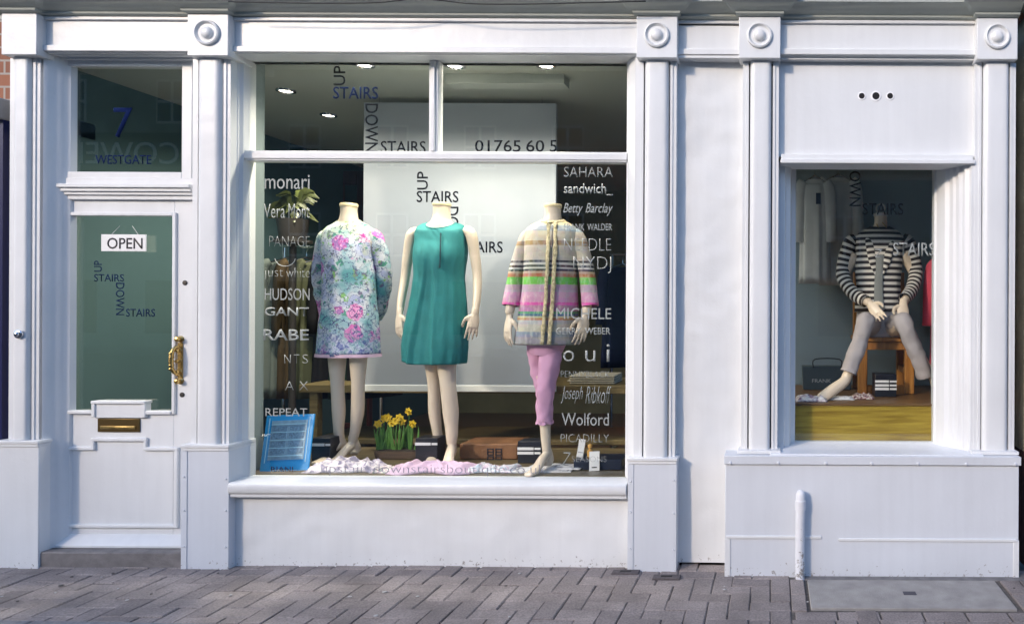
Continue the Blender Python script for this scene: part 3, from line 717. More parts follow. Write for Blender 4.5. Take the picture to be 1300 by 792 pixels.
# across the street (seen as reflections in the glass)
OY = -20.0
def terrace(name, x0, x1, h, wallm, label, win_cols, sign=None):
    r = empty(name, ((x0 + x1) / 2, OY - 3, 0), label, 'building')
    MB().box(x0, x1, OY - 6, OY, -.1, h).build('wall', wallm, r)
    MB().prism([(OY + .25, h), (OY - 3, h + .4), (OY - 6.2, h), (OY - 6.2, h - .08), (OY + .25, h - .08)], 'x', x0 - .05, x1 + .05).build('roof', mat('slate', (.07, .07, .08), .7), r)
    dg = mat('dark_window', (.02, .022, .025), .08)
    k = 0
    for cx_ in win_cols:
        for zc_ in ([3.9, 6.9] if h < 10 else [8.4]):
            f_ = MB().box(cx_ - .55, cx_ + .55, OY - .1, OY + .03, zc_ - .75, zc_ + .75).build('window', mat('frame_white', (.6, .6, .58), .5), r, bevel=.01)
            for sx in (-1, 1):
                for sz in (-1, 1): MB().box(cx_ + sx * .27 - .22, cx_ + sx * .27 + .22, OY + .032, OY + .036, zc_ + sz * .36 - .31, zc_ + sz * .36 + .31).build('window_pane', dg, f_)
        MB().box(cx_ - .9, cx_ + .9, OY, OY + .04, .5, 2.3).build('shop_glazing', dg, r)
    return r
stone_o = mat('brown_stone', (.34, .33, .28), .85, bump=.5, bscale=12, var=.25, vscale=2)
lo = terrace('terrace_house', -17.9, 22, 9.6, stone_o, 'low brown stone terrace across the street, seen mirrored in the big window', (-16, -13, -10, -7, -4, -1, 2.5, 6, 10, 14))
hi = terrace('corner_shop', -40, -18.0, 10.2, mat('olive_render', (.30, .32, .27), .85, bump=.4, bscale=9, var=.3, vscale=1.5), 'tall olive fronted shop across the street, mirrored above the door', (-38, -34.5, -31, -27.5, -24, -20.5))
fb = MB().box(-33, -18.4, OY, OY + .16, 5.9, 7.3).build('fascia', mat('fascia_green', (.07, .08, .06), .5), hi)
cu = bpy.data.curves.new('t', 'FONT'); cu.body = 'COWEN &'; cu.size = 1.05; cu.extrude = .01
to = bpy.data.objects.new('t', cu); COL.objects.link(to)
me = bpy.data.meshes.new_from_object(to.evaluated_get(bpy.context.evaluated_depsgraph_get())); bpy.data.objects.remove(to)
me.materials.clear(); me.materials.append(mat('sign_cream', (.86, .84, .76), .5))
sg = bpy.data.objects.new('sign_lettering', me); COL.objects.link(sg); sg.parent = hi
sg.matrix_local = Matrix.Translation(Vector((-20.1, OY + .175, 6.25)) - Vector(hi['_o'])) @ Matrix.Rotation(R(180), 4, 'Z') @ Matrix.Rotation(R(90), 4, 'X')

# ================================================================== INSIDE
CEIL = mat('ceiling_paint', (.34, .37, .33), .9)
OLIVE = mat('olive_wall', (.22, .22, .13), .9, var=.2, vscale=3)
fl_ = wood_mat('dark_floor', (.06, .035, .02), (.12, .07, .035), .4, 'X')
shop_floor = MB().box(-4.335, 1.4, .42, 5.0, -.05, .12).build('shop_floor', fl_); tag(shop_floor, kind='structure')
ceil = MB().box(-4.335, 1.4, .21, 5.0, 2.92, 3.05).build('ceiling', CEIL); tag(ceil, kind='structure')
MB().box(PX(545, .3), PX(702, .3), .5, .62, 2.86, 2.9195).build('ceiling_beam', mat('beam_paint', (.37, .40, .36), .8), ceil)
bw = MB().box(-4.335, 1.4, 5.0, 5.15, 0, 3.0).build('wall_back', OLIVE); tag(bw, kind='structure')
GREYG = mat('grey_green_lining', (.20, .25, .25), .75)
xpl = PX(313, .2, 350) - .02
lob = MB().box(-4.36, -4.335, .17, 5.0, 0, 3.0).build('wall_lobby', mat('lobby_teal', (.052, .105, .108), .85)); tag(lob, kind='structure')
lin = MB().box(xpl - .05, xpl, .2, .37, .0, 2.92).build('window_lining_wall', GREYG); tag(lin, kind='structure')
pz_ = .475
platform = MB().box(xpl, -.62, .2, 1.02, .12, pz_).build('display_platform', wood_mat('platform_wood', (.08, .06, .03), (.16, .12, .06), .4, 'X'), loc=((xpl - .62) / 2, .6, .12), bevel=.004)
tag(platform, 'low dark wooden display platform behind the big window', 'platform')

# hanging backdrop panel with its printed logo
BY = 1.0
bxp0, bxp1 = PX(461, BY, 350), PX(705, BY, 350); bz0, bz1 = PZ(497, BY, 580), PZ(131, BY, 580)
bd = MB().box(bxp0, bxp1, BY, BY + .03, bz0 + .045, bz1).build('backdrop_panel', mat('panel_grey', (.33, .365, .41), .7, var=.05, vscale=2), loc=((bxp0 + bxp1) / 2, BY, bz0))
tag(bd, 'pale grey hanging backdrop board with stepped lettering behind the standing mannequins', 'backdrop')
MB().box(bxp0 - .002, bxp1 + .002, BY - .006, BY + .034, bz0, bz0 + .045).build('bottom_rail', mat('rail_white', (.72, .75, .75), .5), bd, bevel=.003)
MB().box(bxp0 + .1, bxp0 + .104, BY + .01, BY + .014, bz1, 2.92).build('wire', CHROME, bd)
MB().box(bxp1 - .104, bxp1 - .1, BY + .01, BY + .014, bz1, 2.92).build('wire', CHROME, bd)
logo(529, 218, 53, VIN_K, bd, BY - .001)

# downlights
def downlight(px, py, watts, label):
    c = W(px, py, 0); k = (2.92 - H) / (c.z - H); Yc = D * k - D; x = (c.x) * k
    r = empty('downlight', (x, Yc, 2.92), label, 'ceiling light', 'recessed ceiling lights')
    MB().lathe([(.062, 0), (.06, -.008), (.048, -.012), (.042, -.004), (.04, 0)], Matrix.Translation((x, Yc, 2.9195)), 24).build('bezel', CHROME, r, smooth=40)
    MB().lathe([(.04, -.0015), (.04, -.004), (.001, -.005)], Matrix.Translation((x, Yc, 2.9195)), 20).build('lamp', mat('lamp_glow', (1, 1, 1), .5, emit=(1, .93, .8), estr=6), r)
    ld = bpy.data.lights.new('downlight_beam', 'SPOT'); ld.energy = watts; ld.spot_size = R(150); ld.spot_blend = .8; ld.color = (1, .90, .74); ld.shadow_soft_size = .035
    lo_ = bpy.data.objects.new('downlight_beam', ld); COL.objects.link(lo_); lo_.parent = r; lo_.location = (0, 0, -.02)
    return r
downlight(462, 82, 34, 'lit downlight left of the window mullion, nearest the glass')
downlight(577, 83, 34, 'lit downlight just right of the window mullion')
downlight(693, 83, 34, 'lit downlight at the right of the upper window')
downlight(363, 115, 48, 'lit downlight nearest the left side of the upper window')
downlight(417, 146, 60, 'lit downlight deepest in the shop, left of the lettering')

# --- mannequins -----------------------------------------------------
SKIN = mat('mannequin_skin', (.80, .67, .52), .3, bump=.04, bscale=120, var=.04, vscale=4)
NECKCAP = mat('neck_cap', (.72, .60, .36), .4)
def finish_body(mb, name, parent, voxel=.0046):
    ob = mb.build(name, SKIN, parent)
    rm_ = ob.modifiers.new('r', 'REMESH'); rm_.mode = 'VOXEL'; rm_.voxel_size = voxel; rm_.use_smooth_shade = True
    sm = ob.modifiers.new('s', 'SMOOTH'); sm.factor = .5; sm.iterations = 3
    dg = bpy.context.evaluated_depsgraph_get(); me = bpy.data.meshes.new_from_object(ob.evaluated_get(dg))
    ob.modifiers.clear(); old = ob.data; ob.data = me; bpy.data.meshes.remove(old)
    me.polygons.foreach_set('use_smooth', [True] * len(me.polygons)); me.update()
    return ob
def ell(c, rx, ry, n=40, e=2.0, fn=None, tilt=0.0, yaw=0.0):
    pts = []
    for k in range(n):
        a = 2 * math.pi * k / n; ca, sa = math.cos(a), math.sin(a)
        x = rx * math.copysign(abs(ca) ** (2 / e), ca); y = ry * math.copysign(abs(sa) ** (2 / e), sa)
        f = fn(a) if fn else 1.0
        x *= f; y *= f
        x, y = x * math.cos(yaw) - y * math.sin(yaw), x * math.sin(yaw) + y * math.cos(yaw)
        pts.append(Vector((c[0] + x, c[1] + y, c[2] + tilt * min(y, 0))))
    return pts
def smooth_sections(secs, sub=4):
    """catmull-rom through (x,y,z,rx,ry,e,tilt) rows"""
    out = []
    for i in range(len(secs) - 1):
        p = [secs[max(i - 1, 0)], secs[i], secs[i + 1], secs[min(i + 2, len(secs) - 1)]]
        for k in range(sub):
            t = k / sub
            out.append(tuple(.5 * (2 * b + (c - a) * t + (2 * a - 5 * b + 4 * c - d) * t * t + (3 * b - a - 3 * c + d) * t ** 3) for a, b, c, d in zip(*p)))
    out.append(tuple(secs[-1])); return out
def hand(mb, wrist, tip, lat, nrm, curl=.35, size=1.0, thumb=1):
    """palm, four fingers of different lengths and a thumb leaving the side of the palm; lat points to the thumb side"""
    wrist, tip = Vector(wrist), Vector(tip); d = (tip - wrist).normalized()
    lat = Vector(lat); lat = (lat - d * lat.dot(d)).normalized(); nrm = d.cross(lat) if Vector(nrm).dot(d.cross(lat)) > 0 else lat.cross(d)
    s_ = size; pl_ = .092 * s_
    mb.tube([wrist - d * .03, wrist + d * .01, wrist + d * pl_ * .45, wrist + d * pl_ * .85, wrist + d * (pl_ + .004)], [(.024 * s_, .019 * s_), (.026 * s_, .017 * s_), (.037 * s_, .016 * s_), (.038 * s_, .0135 * s_), (.034 * s_, .011 * s_)], 14, flat=lat, sub=2)
    for k, (off, L, sp) in enumerate(((.029, .080, .07), (.0098, .090, .02), (-.0098, .084, -.03), (-.028, .064, -.10))):
        p0 = wrist + d * (pl_ - .012) + lat * off * s_
        dd = (d + lat * sp).normalized(); pts = [p0]; ang = 0.08
        for seg, fr in enumerate((.15, .42, .27, .2)):
            v = dd * math.cos(ang) + nrm * math.sin(ang); pts.append(pts[-1] + v * (L * fr * s_ + (.012 * s_ if seg == 0 else 0)))
            ang += curl * (.8 + .12 * k)
        mb.tube(pts, [.0082 * s_, .0080 * s_, .0074 * s_, .0066 * s_, .0052 * s_], 8, sub=2)
    p0 = wrist + d * pl_ * .25 + lat * .026 * s_
    mb.tube([p0, p0 + (d * .6 + lat * .75 + nrm * .2) * .03 * s_, p0 + (d * .8 + lat * .55 + nrm * .35) * .06 * s_, p0 + (d * .9 + lat * .38 + nrm * .5) * .085 * s_], [.014 * s_, .0125 * s_, .0105 * s_, .0075 * s_], 8, sub=2)
def foot(mb, ankle, toe_dir, floor_z, heel=.10):
    """tip-toe mannequin foot: from ankle down to the ball and toes"""
    a = Vector(ankle); t = Vector((toe_dir[0], toe_dir[1], 0)).normalized()
    ball = Vector((a.x, a.y, 0)) + t * .115; ball.z = floor_z + .022
    toe = ball + t * .062; toe.z = floor_z + .013
    lat = Vector((-t.y, t.x, 0))
    mb.tube([a + Vector((0, 0, .05)), a, a.lerp(ball, .45) + Vector((0, 0, .004)), ball, toe, toe + t * .012], [(.024, .027), (.023, .028), (.028, .025), (.034, .019), (.029, .013), (.017, .008)], 14, flat=lat, sub=3)
    mb.tube([a + Vector((0, 0, .02)) - t * .005, a - t * .03 + Vector((0, 0, -.035)), a - t * .028 + Vector((0, 0, -.06)), a + t * .03 + Vector((0, 0, -.05))], [.026, .027, .022, .018], 10, sub=2)
    # heel rod down to the glass base
def torso(mb, secs): mb.rings([ell(s_[:3], s_[3], s_[4], 32, s_[5], tilt=s_[6]) for s_ in smooth_sections(secs, 4)])
def S(px, py, Y, rx, ry, e=2.2, tilt=0.0):
    p = W(px, py, Y); return (p.x, p.y, p.z, rx, ry, e, tilt)
def cloth_loft(mb, secs, n=56, fn=None, sub=5, hem=True, mi=0):
    rows = smooth_sections(secs, sub); rg = []
    for j, s_ in enumerate(rows):
        t = j / (len(rows) - 1)
        rg.append(ell(s_[:3], s_[3], s_[4], n, s_[5], tilt=s_[6], fn=(lambda a, t=t: fn(a, t)) if fn else None))
    if hem:   # turn the lower edge in so the cloth has a thickness
        c = sum(rg[-1], Vector()) / n
        rg.append([c + (p - c) * .975 + Vector((0, 0, .0015)) for p in rg[-1]]); rg.append([c + (p - c) * .96 + Vector((0, 0, .05)) for p in rg[-2]])
    c_all = Vector((sum(s_[0] for s_ in secs) / len(secs), secs[0][1], 0))
    for j, r_ in enumerate(rg):
        for k, p in enumerate(r_):
            d_ = Vector((p.x - c_all.x, p.y - c_all.y, 0)).normalized()
            q = mnoise.noise(Vector((p.x * 9, p.y * 9, p.z * 5))) * .0045 + (abs(mnoise.noise(Vector((p.x * 26 + p.z * 11, p.y * 26, p.z * 13)))) - .25) * .0050
            r_[k] = p + d_ * q * min(1, j / 8)
    mb.rings(rg, cap0=False, cap1=False, mi=mi)
def neck_cap(px, py, Y, r, parent, tilt=0):
    c = W(px, py, Y)
    MB().lathe([(r * .9, -.012), (r * 1.04, -.008), (r * 1.06, .004), (r * .98, .012), (r * .6, .015), (.001, .016)], Matrix.Translation(c) @ Matrix.Rotation(tilt, 4, 'X'), 28).build('neck_cap', NECKCAP, parent, smooth=50)

# materials of the clothes
def nodes_of(name, rough=.8):
    m = bpy.data.materials.new(name); m.use_nodes = True; b = m.node_tree.nodes['Principled BSDF']; b.inputs['Roughness'].default_value = rough
    b.inputs['Specular IOR Level'].default_value = .2
    return m, m.node_tree.nodes, m.node_tree.links, b
def floral():
    m, n, l, b = nodes_of('floral_print')
    g = n.new('ShaderNodeNewGeometry'); sx = n.new('ShaderNodeSeparateXYZ'); l.new(g.outputs['Position'], sx.inputs[0])
    def noise_(scale, off, detail=3):
        mp = n.new('ShaderNodeMapping'); mp.inputs['Location'].default_value = (off, off * .7, off * 1.3); l.new(g.outputs['Position'], mp.inputs[0])
        t = n.new('ShaderNodeTexNoise'); t.inputs['Scale'].default_value = scale; t.inputs['Detail'].default_value = detail; l.new(mp.outputs[0], t.inputs['Vector']); return t
    def ramp(src, stops, interp='LINEAR'):
        r = n.new('ShaderNodeValToRGB'); r.color_ramp.interpolation = interp; e = r.color_ramp.elements
        while len(e) > 1: e.remove(e[0])
        for k, (p, c) in enumerate(stops):
            if k == 0: e[0].position = p; e[0].color = (*c, 1)
            else: q = e.new(p); q.color = (*c, 1)
        l.new(src, r.inputs[0]); return r
    def mix(f, a, c):
        x = n.new('ShaderNodeMix'); x.data_type = 'RGBA'; l.new(f, x.inputs[0]); l.new(a, x.inputs[6])
        if isinstance(c, tuple): x.inputs[7].default_value = (*c, 1)
        else: l.new(c, x.inputs[7])
        return x.outputs[2]
    base = ramp(noise_(7, 0).outputs['Fac'], [(.3, (.16, .42, .44)), (.42, (.40, .56, .62)), (.5, (.66, .68, .72)), (.58, (.42, .46, .68)), (.70, (.52, .56, .34))]).outputs[0]
    # yellow-green wash near the shoulders
    base2 = ramp(noise_(9, 4).outputs['Fac'], [(.4, (.60, .72, .62)), (.55, (.75, .78, .40)), (.7, (.70, .78, .72))]).outputs[0]
    mr = n.new('ShaderNodeMapRange'); mr.inputs[1].default_value = 1.86; mr.inputs[2].default_value = 1.98; l.new(sx.outputs['Z'], mr.inputs[0])
    col = mix(mr.outputs[0], base, base2)
    # leaves
    lf = ramp(noise_(26, 9, 4).outputs['Fac'], [(.57, (0, 0, 0)), (.60, (1, 1, 1))]).outputs[0]
    col = mix(lf, col, ramp(noise_(11, 3).outputs['Fac'], [(.42, (.10, .35, .25)), (.5, (.20, .15, .28)), (.58, (.28, .55, .18))]).outputs[0])
    # flowers: voronoi rosettes
    v = n.new('ShaderNodeTexVoronoi'); v.inputs['Scale'].default_value = 7.2; l.new(g.outputs['Position'], v.inputs['Vector'])
    dn = noise_(34, 2, 4)
    ad = n.new('ShaderNodeMath'); ad.operation = 'MULTIPLY_ADD'; l.new(dn.outputs['Fac'], ad.inputs[0]); ad.inputs[1].default_value = .42; l.new(v.outputs['Distance'], ad.inputs[2])
    fm = ramp(ad.outputs[0], [(.0, (1, 1, 1)), (.57, (1, 1, 1)), (.60, (0, 0, 0))]).outputs[0]
    sp = n.new('ShaderNodeSeparateColor'); l.new(v.outputs['Color'], sp.inputs[0])
    fc = ramp(sp.outputs[0], [(0, (.78, .16, .50)), (.3, (.82, .36, .62)), (.5, (.42, .20, .50)), (.72, (.86, .55, .66)), (.9, (.55, .30, .62))], 'CONSTANT').outputs[0]
    gate = n.new('ShaderNodeMath'); gate.operation = 'GREATER_THAN'; gate.inputs[1].default_value = .2; l.new(sp.outputs[1], gate.inputs[0])
    mg = n.new('ShaderNodeMath'); mg.operation = 'MULTIPLY'; l.new(fm, mg.inputs[0]); l.new(gate.outputs[0], mg.inputs[1])
    petal = ramp(noise_(70, 1, 2).outputs['Fac'], [(.45, (.50, .05, .30)), (.55, (.80, .42, .66))]).outputs[0]
    fcol = mix(ramp(noise_(55, 6, 2).outputs['Fac'], [(.5, (0, 0, 0)), (.56, (1, 1, 1))]).outputs[0], fc, petal)
    col = mix(mg.outputs[0], col, fcol)
    # dark stems / outlines
    wv = noise_(30, 13, 6); ab = n.new('ShaderNodeMath'); ab.operation = 'SUBTRACT'; ab.inputs[1].default_value = .5; l.new(wv.outputs['Fac'], ab.inputs[0])
    aa = n.new('ShaderNodeMath'); aa.operation = 'ABSOLUTE'; l.new(ab.outputs[0], aa.inputs[0])
    # denser ink towards the printed border of the skirt
    br = n.new('ShaderNodeMapRange'); br.inputs[1].default_value = 1.5; br.inputs[2].default_value = 1.2; br.inputs[3].default_value = .013; br.inputs[4].default_value = .034; l.new(sx.outputs['Z'], br.inputs[0])
    lt = n.new('ShaderNodeMath'); lt.operation = 'LESS_THAN'; l.new(aa.outputs[0], lt.inputs[0]); l.new(br.outputs[0], lt.inputs[1])
    col = mix(lt.outputs[0], col, (.07, .09, .22))
    bd_ = n.new('ShaderNodeMapRange'); bd_.inputs[1].default_value = 1.36; bd_.inputs[2].default_value = 1.22; bd_.inputs[3].default_value = 0; bd_.inputs[4].default_value = .62; l.new(sx.outputs['Z'], bd_.inputs[0])
    col = mix(bd_.outputs[0], col, ramp(noise_(38, 21, 4).outputs['Fac'], [(.42, (.10, .14, .42)), (.5, (.62, .66, .82)), (.58, (.22, .40, .46))]).outputs[0])
    l.new(col, b.inputs['Base Color'])
    return m
def band_mat(name, zs_cols, speck=.35, vert=True, rough=.85):
    """woven cloth with horizontal bands; zs_cols: (z of band's lower edge, colour), rising"""
    m, n, l, b = nodes_of(name, rough)
    g = n.new('ShaderNodeNewGeometry'); sx = n.new('ShaderNodeSeparateXYZ'); l.new(g.outputs['Position'], sx.inputs[0])
    z0, z1 = zs_cols[0][0], zs_cols[-1][0] + .12
    mr = n.new('ShaderNodeMapRange'); mr.inputs[1].default_value = z0; mr.inputs[2].default_value = z1; l.new(sx.outputs['Z'], mr.inputs[0])
    r = n.new('ShaderNodeValToRGB'); r.color_ramp.interpolation = 'CONSTANT'; e = r.color_ramp.elements
    while len(e) > 1: e.remove(e[0])
    for k, (z, c) in enumerate(zs_cols):
        p = (z - z0) / (z1 - z0)
        if k == 0: e[0].position = p; e[0].color = (*c, 1)
        else: q = e.new(p); q.color = (*c, 1)
    l.new(mr.outputs[0], r.inputs[0])
    mp = n.new('ShaderNodeMapping'); mp.inputs['Scale'].default_value = (1, 1, .35); l.new(g.outputs['Position'], mp.inputs[0])
    t = n.new('ShaderNodeTexNoise'); t.inputs['Scale'].default_value = 55; t.inputs['Detail'].default_value = 5; l.new(mp.outputs[0], t.inputs['Vector'])
    t2 = n.new('ShaderNodeTexNoise'); t2.inputs['Scale'].default_value = 9; t2.inputs['Detail'].default_value = 2; l.new(mp.outputs[0], t2.inputs['Vector'])
    cr2 = n.new('ShaderNodeValToRGB'); e = cr2.color_ramp.elements; e[0].position = .40; e[0].color = (.28, .36, .42, 1); e[1].position = .6; e[1].color = (.9, .82, .66, 1)
    l.new(t2.outputs['Fac'], cr2.inputs[0])
    fm = n.new('ShaderNodeMapRange'); fm.inputs[1].default_value = .48; fm.inputs[2].default_value = .62; fm.inputs[3].default_value = 0; fm.inputs[4].default_value = speck; l.new(t.outputs['Fac'], fm.inputs[0])
    x = n.new('ShaderNodeMix'); x.data_type = 'RGBA'; l.new(fm.outputs[0], x.inputs[0]); l.new(r.outputs[0], x.inputs[6]); l.new(cr2.outputs[0], x.inputs[7])
    mpv = n.new('ShaderNodeMapping'); mpv.inputs['Scale'].default_value = (16, 16, 38); l.new(g.outputs['Position'], mpv.inputs[0])
    vr = n.new('ShaderNodeTexVoronoi'); vr.distance = 'CHEBYCHEV'; vr.inputs['Scale'].default_value = 1.0; l.new(mpv.outputs[0], vr.inputs['Vector'])
    hs = n.new('ShaderNodeHueSaturation'); hs.inputs['Saturation'].default_value = .55; hs.inputs['Value'].default_value = .85; l.new(vr.outputs['Color'], hs.inputs['Color'])
    x2 = n.new('ShaderNodeMix'); x2.data_type = 'RGBA'; x2.inputs[0].default_value = .12; l.new(x.outputs[2], x2.inputs[6]); l.new(hs.outputs[0], x2.inputs[7])
    l.new(x2.outputs[2], b.inputs['Base Color'])
    wv = n.new('ShaderNodeTexNoise'); wv.inputs['Scale'].default_value = 260; l.new(mp.outputs[0], wv.inputs['Vector'])
    bp = n.new('ShaderNodeBump'); bp.inputs['Strength'].default_value = .6; bp.inputs['Distance'].default_value = .004; l.new(wv.outputs['Fac'], bp.inputs['Height']); l.new(bp.outputs[0], b.inputs['Normal'])
    return m
def stripe_mat(name, c1, c2, per, duty=.55):
    m, n, l, b = nodes_of(name)
    uv = n.new('ShaderNodeUVMap'); uv.uv_map = 'UVMap'; sx = n.new('ShaderNodeSeparateXYZ'); l.new(uv.outputs[0], sx.inputs[0])
    d_ = n.new('ShaderNodeMath'); d_.operation = 'DIVIDE'; d_.inputs[1].default_value = per; l.new(sx.outputs['Y'], d_.inputs[0])
    f_ = n.new('ShaderNodeMath'); f_.operation = 'FRACT'; l.new(d_.outputs[0], f_.inputs[0])
    g_ = n.new('ShaderNodeMath'); g_.operation = 'GREATER_THAN'; g_.inputs[1].default_value = duty; l.new(f_.outputs[0], g_.inputs[0])
    x = n.new('ShaderNodeMix'); x.data_type = 'RGBA'; l.new(g_.outputs[0], x.inputs[0]); x.inputs[6].default_value = (*c1, 1); x.inputs[7].default_value = (*c2, 1)
    l.new(x.outputs[2], b.inputs['Base Color']); return m
def fabric(name, c, rough=.8, var=.08): return mat(name, c, rough, spec=.2, bump=.15, bscale=400, var=var, vscale=14)

PF = pz_ + .002
# 1: floral dress, hands behind the back
Y1 = .57
root = empty('mannequin', (W(443, 580, Y1).x, Y1, pz_), 'headless mannequin in a floral print tunic dress with long sleeves', 'mannequin', 'mannequins in the big window')
b = MB()
torso(b, [S(443, 261, Y1, .046, .05), S(443, 272, Y1, .047, .05), S(443, 281, Y1, .06, .055), S(444, 289, Y1, .10, .06), S(444, 302, Y1, .145, .07), S(444, 325, Y1, .15, .105), S(444, 345, Y1, .13, .1), S(444, 374, Y1, .115, .085), S(443, 412, Y1, .155, .105), S(443, 438, Y1, .15, .1), S(443, 446, Y1, .10, .07)])
for s_, hx_, kx, ax, fx in ((-1, 428, 428.5, 431.5, 426), (1, 455, 454.5, 447.5, 442)):
    an = W(ax, 566, Y1 + .03); an.z = PF + .105
    b.tube([W(hx_, 425, Y1), W(hx_, 452, Y1 - .01), W(kx, 492, Y1 - .02), W(kx + (1.5 if s_ < 0 else -.5), 520, Y1 + .0), W((kx + ax) / 2, 545, Y1 + .02), an + Vector((0, 0, .01))], [.07, .052, .038, .039, .031, .024], 16, sub=4)
    foot(b, an, (-.28, -1), PF)
for s_, pts in ((-1, [(418, 306), (406, 350), (418, 388), (434, 385)]), (1, [(472, 305), (488, 350), (476, 388), (456, 385)])):
    b.tube([W(pts[0][0], pts[0][1], Y1), W(pts[1][0], pts[1][1], Y1 + .07), W(pts[2][0], pts[2][1], Y1 + .15), W(pts[3][0], pts[3][1], Y1 + .17)], [.048, .038, .028, .024], 12, sub=3)
    hand(b, W(pts[2][0], pts[2][1], Y1 + .15), W(pts[3][0], pts[3][1], Y1 + .17), (0, 0, 1), (0, 1, 0))
finish_body(b, 'body', root)
neck_cap(443, 261, Y1, .05, root)
FLOR = floral()
c = MB()
fold = lambda a, t: 1 + .02 * t * math.sin(7 * a + 1) + .010 * t * math.sin(13 * a)
cloth_loft(c, [S(443, 279, Y1, .066, .062, 2.0, .30), S(443, 282, Y1, .084, .068, 2.1, .25), S(444, 285.5, Y1, .115, .074, 2.2, .12), S(444, 290, Y1, .144, .082, 2.3, .05), S(444, 297, Y1, .160, .092, 2.4), S(444, 318, Y1, .158, .116, 2.4), S(444, 345, Y1, .156, .118), S(444, 375, Y1, .158, .112), S(443.5, 412, Y1, .178, .122), S(443, 451, Y1, .190, .128)], fn=fold)
def sleeve(mb, pts, rad, n=20, sub=5, wr=.0, mi=0):
    """wrinkled sleeve tube"""
    o = len(mb.v); mb.tube(pts, rad, n, cap=False, sub=sub, mi=mi)
    for q in range(o, len(mb.v)):
        v = mb.v[q]; mb.v[q] = v + Vector((mnoise.noise(v * 22), mnoise.noise(v * 22 + Vector((9, 3, 1))), 0)) * wr
sleeve(c, [W(419, 297, Y1), W(412.5, 304, Y1), W(408, 328, Y1 + .03), W(406, 352, Y1 + .06), W(411, 385, Y1 + .12), W(416, 402, Y1 + .15)], [.034, .047, .047, .046, .043, .041], wr=.008)
sleeve(c, [W(470, 296, Y1), W(477, 303, Y1), W(484, 328, Y1 + .03), W(488, 354, Y1 + .06), W(483, 388, Y1 + .12), W(477, 402, Y1 + .15)], [.034, .047, .048, .047, .044, .042], wr=.008)
c.build('dress', FLOR, root, smooth=180)
h_ = MB(); c0 = S(443, 450, Y1, .1935, .1295)
h_.rings([ell((c0[0], c0[1], W(443, 448.5, Y1).z), .1925, .1285, 56, 2.2, fn=lambda a: fold(a, 1) * 1.006), ell((c0[0], c0[1], W(443, 452.5, Y1).z), .194, .130, 56, 2.2, fn=lambda a: fold(a, 1) * 1.006)], False, False)
h_.build('hem_trim', fabric('pale_pink_trim', (.75, .52, .66)), root, smooth=180)

# 2: teal sleeveless dress
Y2 = .55
root = empty('mannequin', (W(563, 583, Y2).x, Y2, pz_), 'headless mannequin in a sleeveless teal pleated dress, arms hanging', 'mannequin', 'mannequins in the big window')
b = MB()
torso(b, [S(561, 260, Y2, .05, .052), S(561, 272, Y2, .05, .052), S(560.5, 281, Y2, .062, .058), S(560, 288, Y2, .105, .062), S(560, 300, Y2, .138, .068), S(559, 325, Y2, .145, .105), S(558, 350, Y2, .125, .095), S(557, 375, Y2, .115, .085), S(556, 415, Y2, .155, .105), S(557, 445, Y2, .14, .1), S(558, 456, Y2, .1, .07)])
an = W(557, 566, Y2 + .07); an.z = PF + .105
b.tube([W(548, 425, Y2), W(549, 455, Y2 + .03), W(551, 492, Y2 + .05), W(551.5, 520, Y2 + .06), W(555, 548, Y2 + .07), an + Vector((0, 0, .01))], [.07, .049, .037, .037, .030, .023], 16, sub=4)
foot(b, an, (.1, -1), PF)
an = W(573.5, 568, Y2 - .02); an.z = PF + .105
b.tube([W(566, 425, Y2), W(566.5, 455, Y2 - .01), W(569, 490, Y2 - .03), W(572, 520, Y2 - .02), W(573.5, 548, Y2 - .02), an + Vector((0, 0, .01))], [.078, .060, .047, .048, .037, .028], 16, sub=4)
foot(b, an, (.25, -1), PF)
b.tube([W(531, 294, Y2), W(523, 299, Y2), W(518, 325, Y2 + .01), W(514.5, 353, Y2 + .01), W(510, 378, Y2 - .015), W(507.5, 398, Y2 - .04)], [.032, .036, .032, .028, .025, .019], 14, sub=4)
hand(b, W(507.5, 398, Y2 - .04), W(506, 427, Y2 - .06), (.9, -.5, 0), (1, 0, 0), .22, .95)
b.tube([W(590, 292, Y2), W(598, 298, Y2), W(603, 325, Y2 + .01), W(606, 352, Y2 + .01), W(605.5, 378, Y2 - .015), W(603, 398, Y2 - .04)], [.032, .036, .032, .028, .025, .019], 14, sub=4)
hand(b, W(603, 398, Y2 - .04), W(598, 427, Y2 - .06), (-.9, -.5, 0), (-1, 0, 0), .18, .95)
finish_body(b, 'body', root)
neck_cap(561, 260, Y2, .053, root)
TEAL = fabric('teal_crepe', (.035, .225, .225), .65, .12)
def pleat(a, t):
    s_ = max(0, (t - .25) / .75); f = 1 + s_ * (.018 * math.sin(9 * a + .6) + .012 * math.sin(17 * a))
    da = (a - 1.5 * math.pi + .05)
    k = max(0, (t - .45) / .55)                      # inverted box pleat opening below the zip
    sg = lambda v: 1 / (1 + math.exp(-max(-40, min(40, v / .016))))
    ins = sg(da + .06 + .40 * k) * sg(.04 + .22 * k - da)
    f -= .15 * min(1, k * 2.2) * ins
    f += .025 * min(1, k * 2) * (math.exp(-((da + .12 + .40 * k) / .07) ** 2) + math.exp(-((da - .10 - .22 * k) / .07) ** 2))
    return f
c = MB()
cloth_loft(c, [S(560, 283, Y2, .088, .078, 2.0, .55), S(560, 283, Y2, .100, .082, 2.1, .58), S(560, 285, Y2, .130, .085, 2.3, .55), S(560, 290, Y2, .152, .088, 2.5, .38), S(560, 305, Y2, .156, .10, 2.5, .08), S(559, 325, Y2, .160, .128, 2.3), S(558, 350, Y2, .152, .125), S(557, 378, Y2, .165, .132), S(554.5, 415, Y2, .188, .15), S(553, 441, Y2, .194, .158), S(552, 461, Y2, .188, .156)], n=220, fn=pleat)
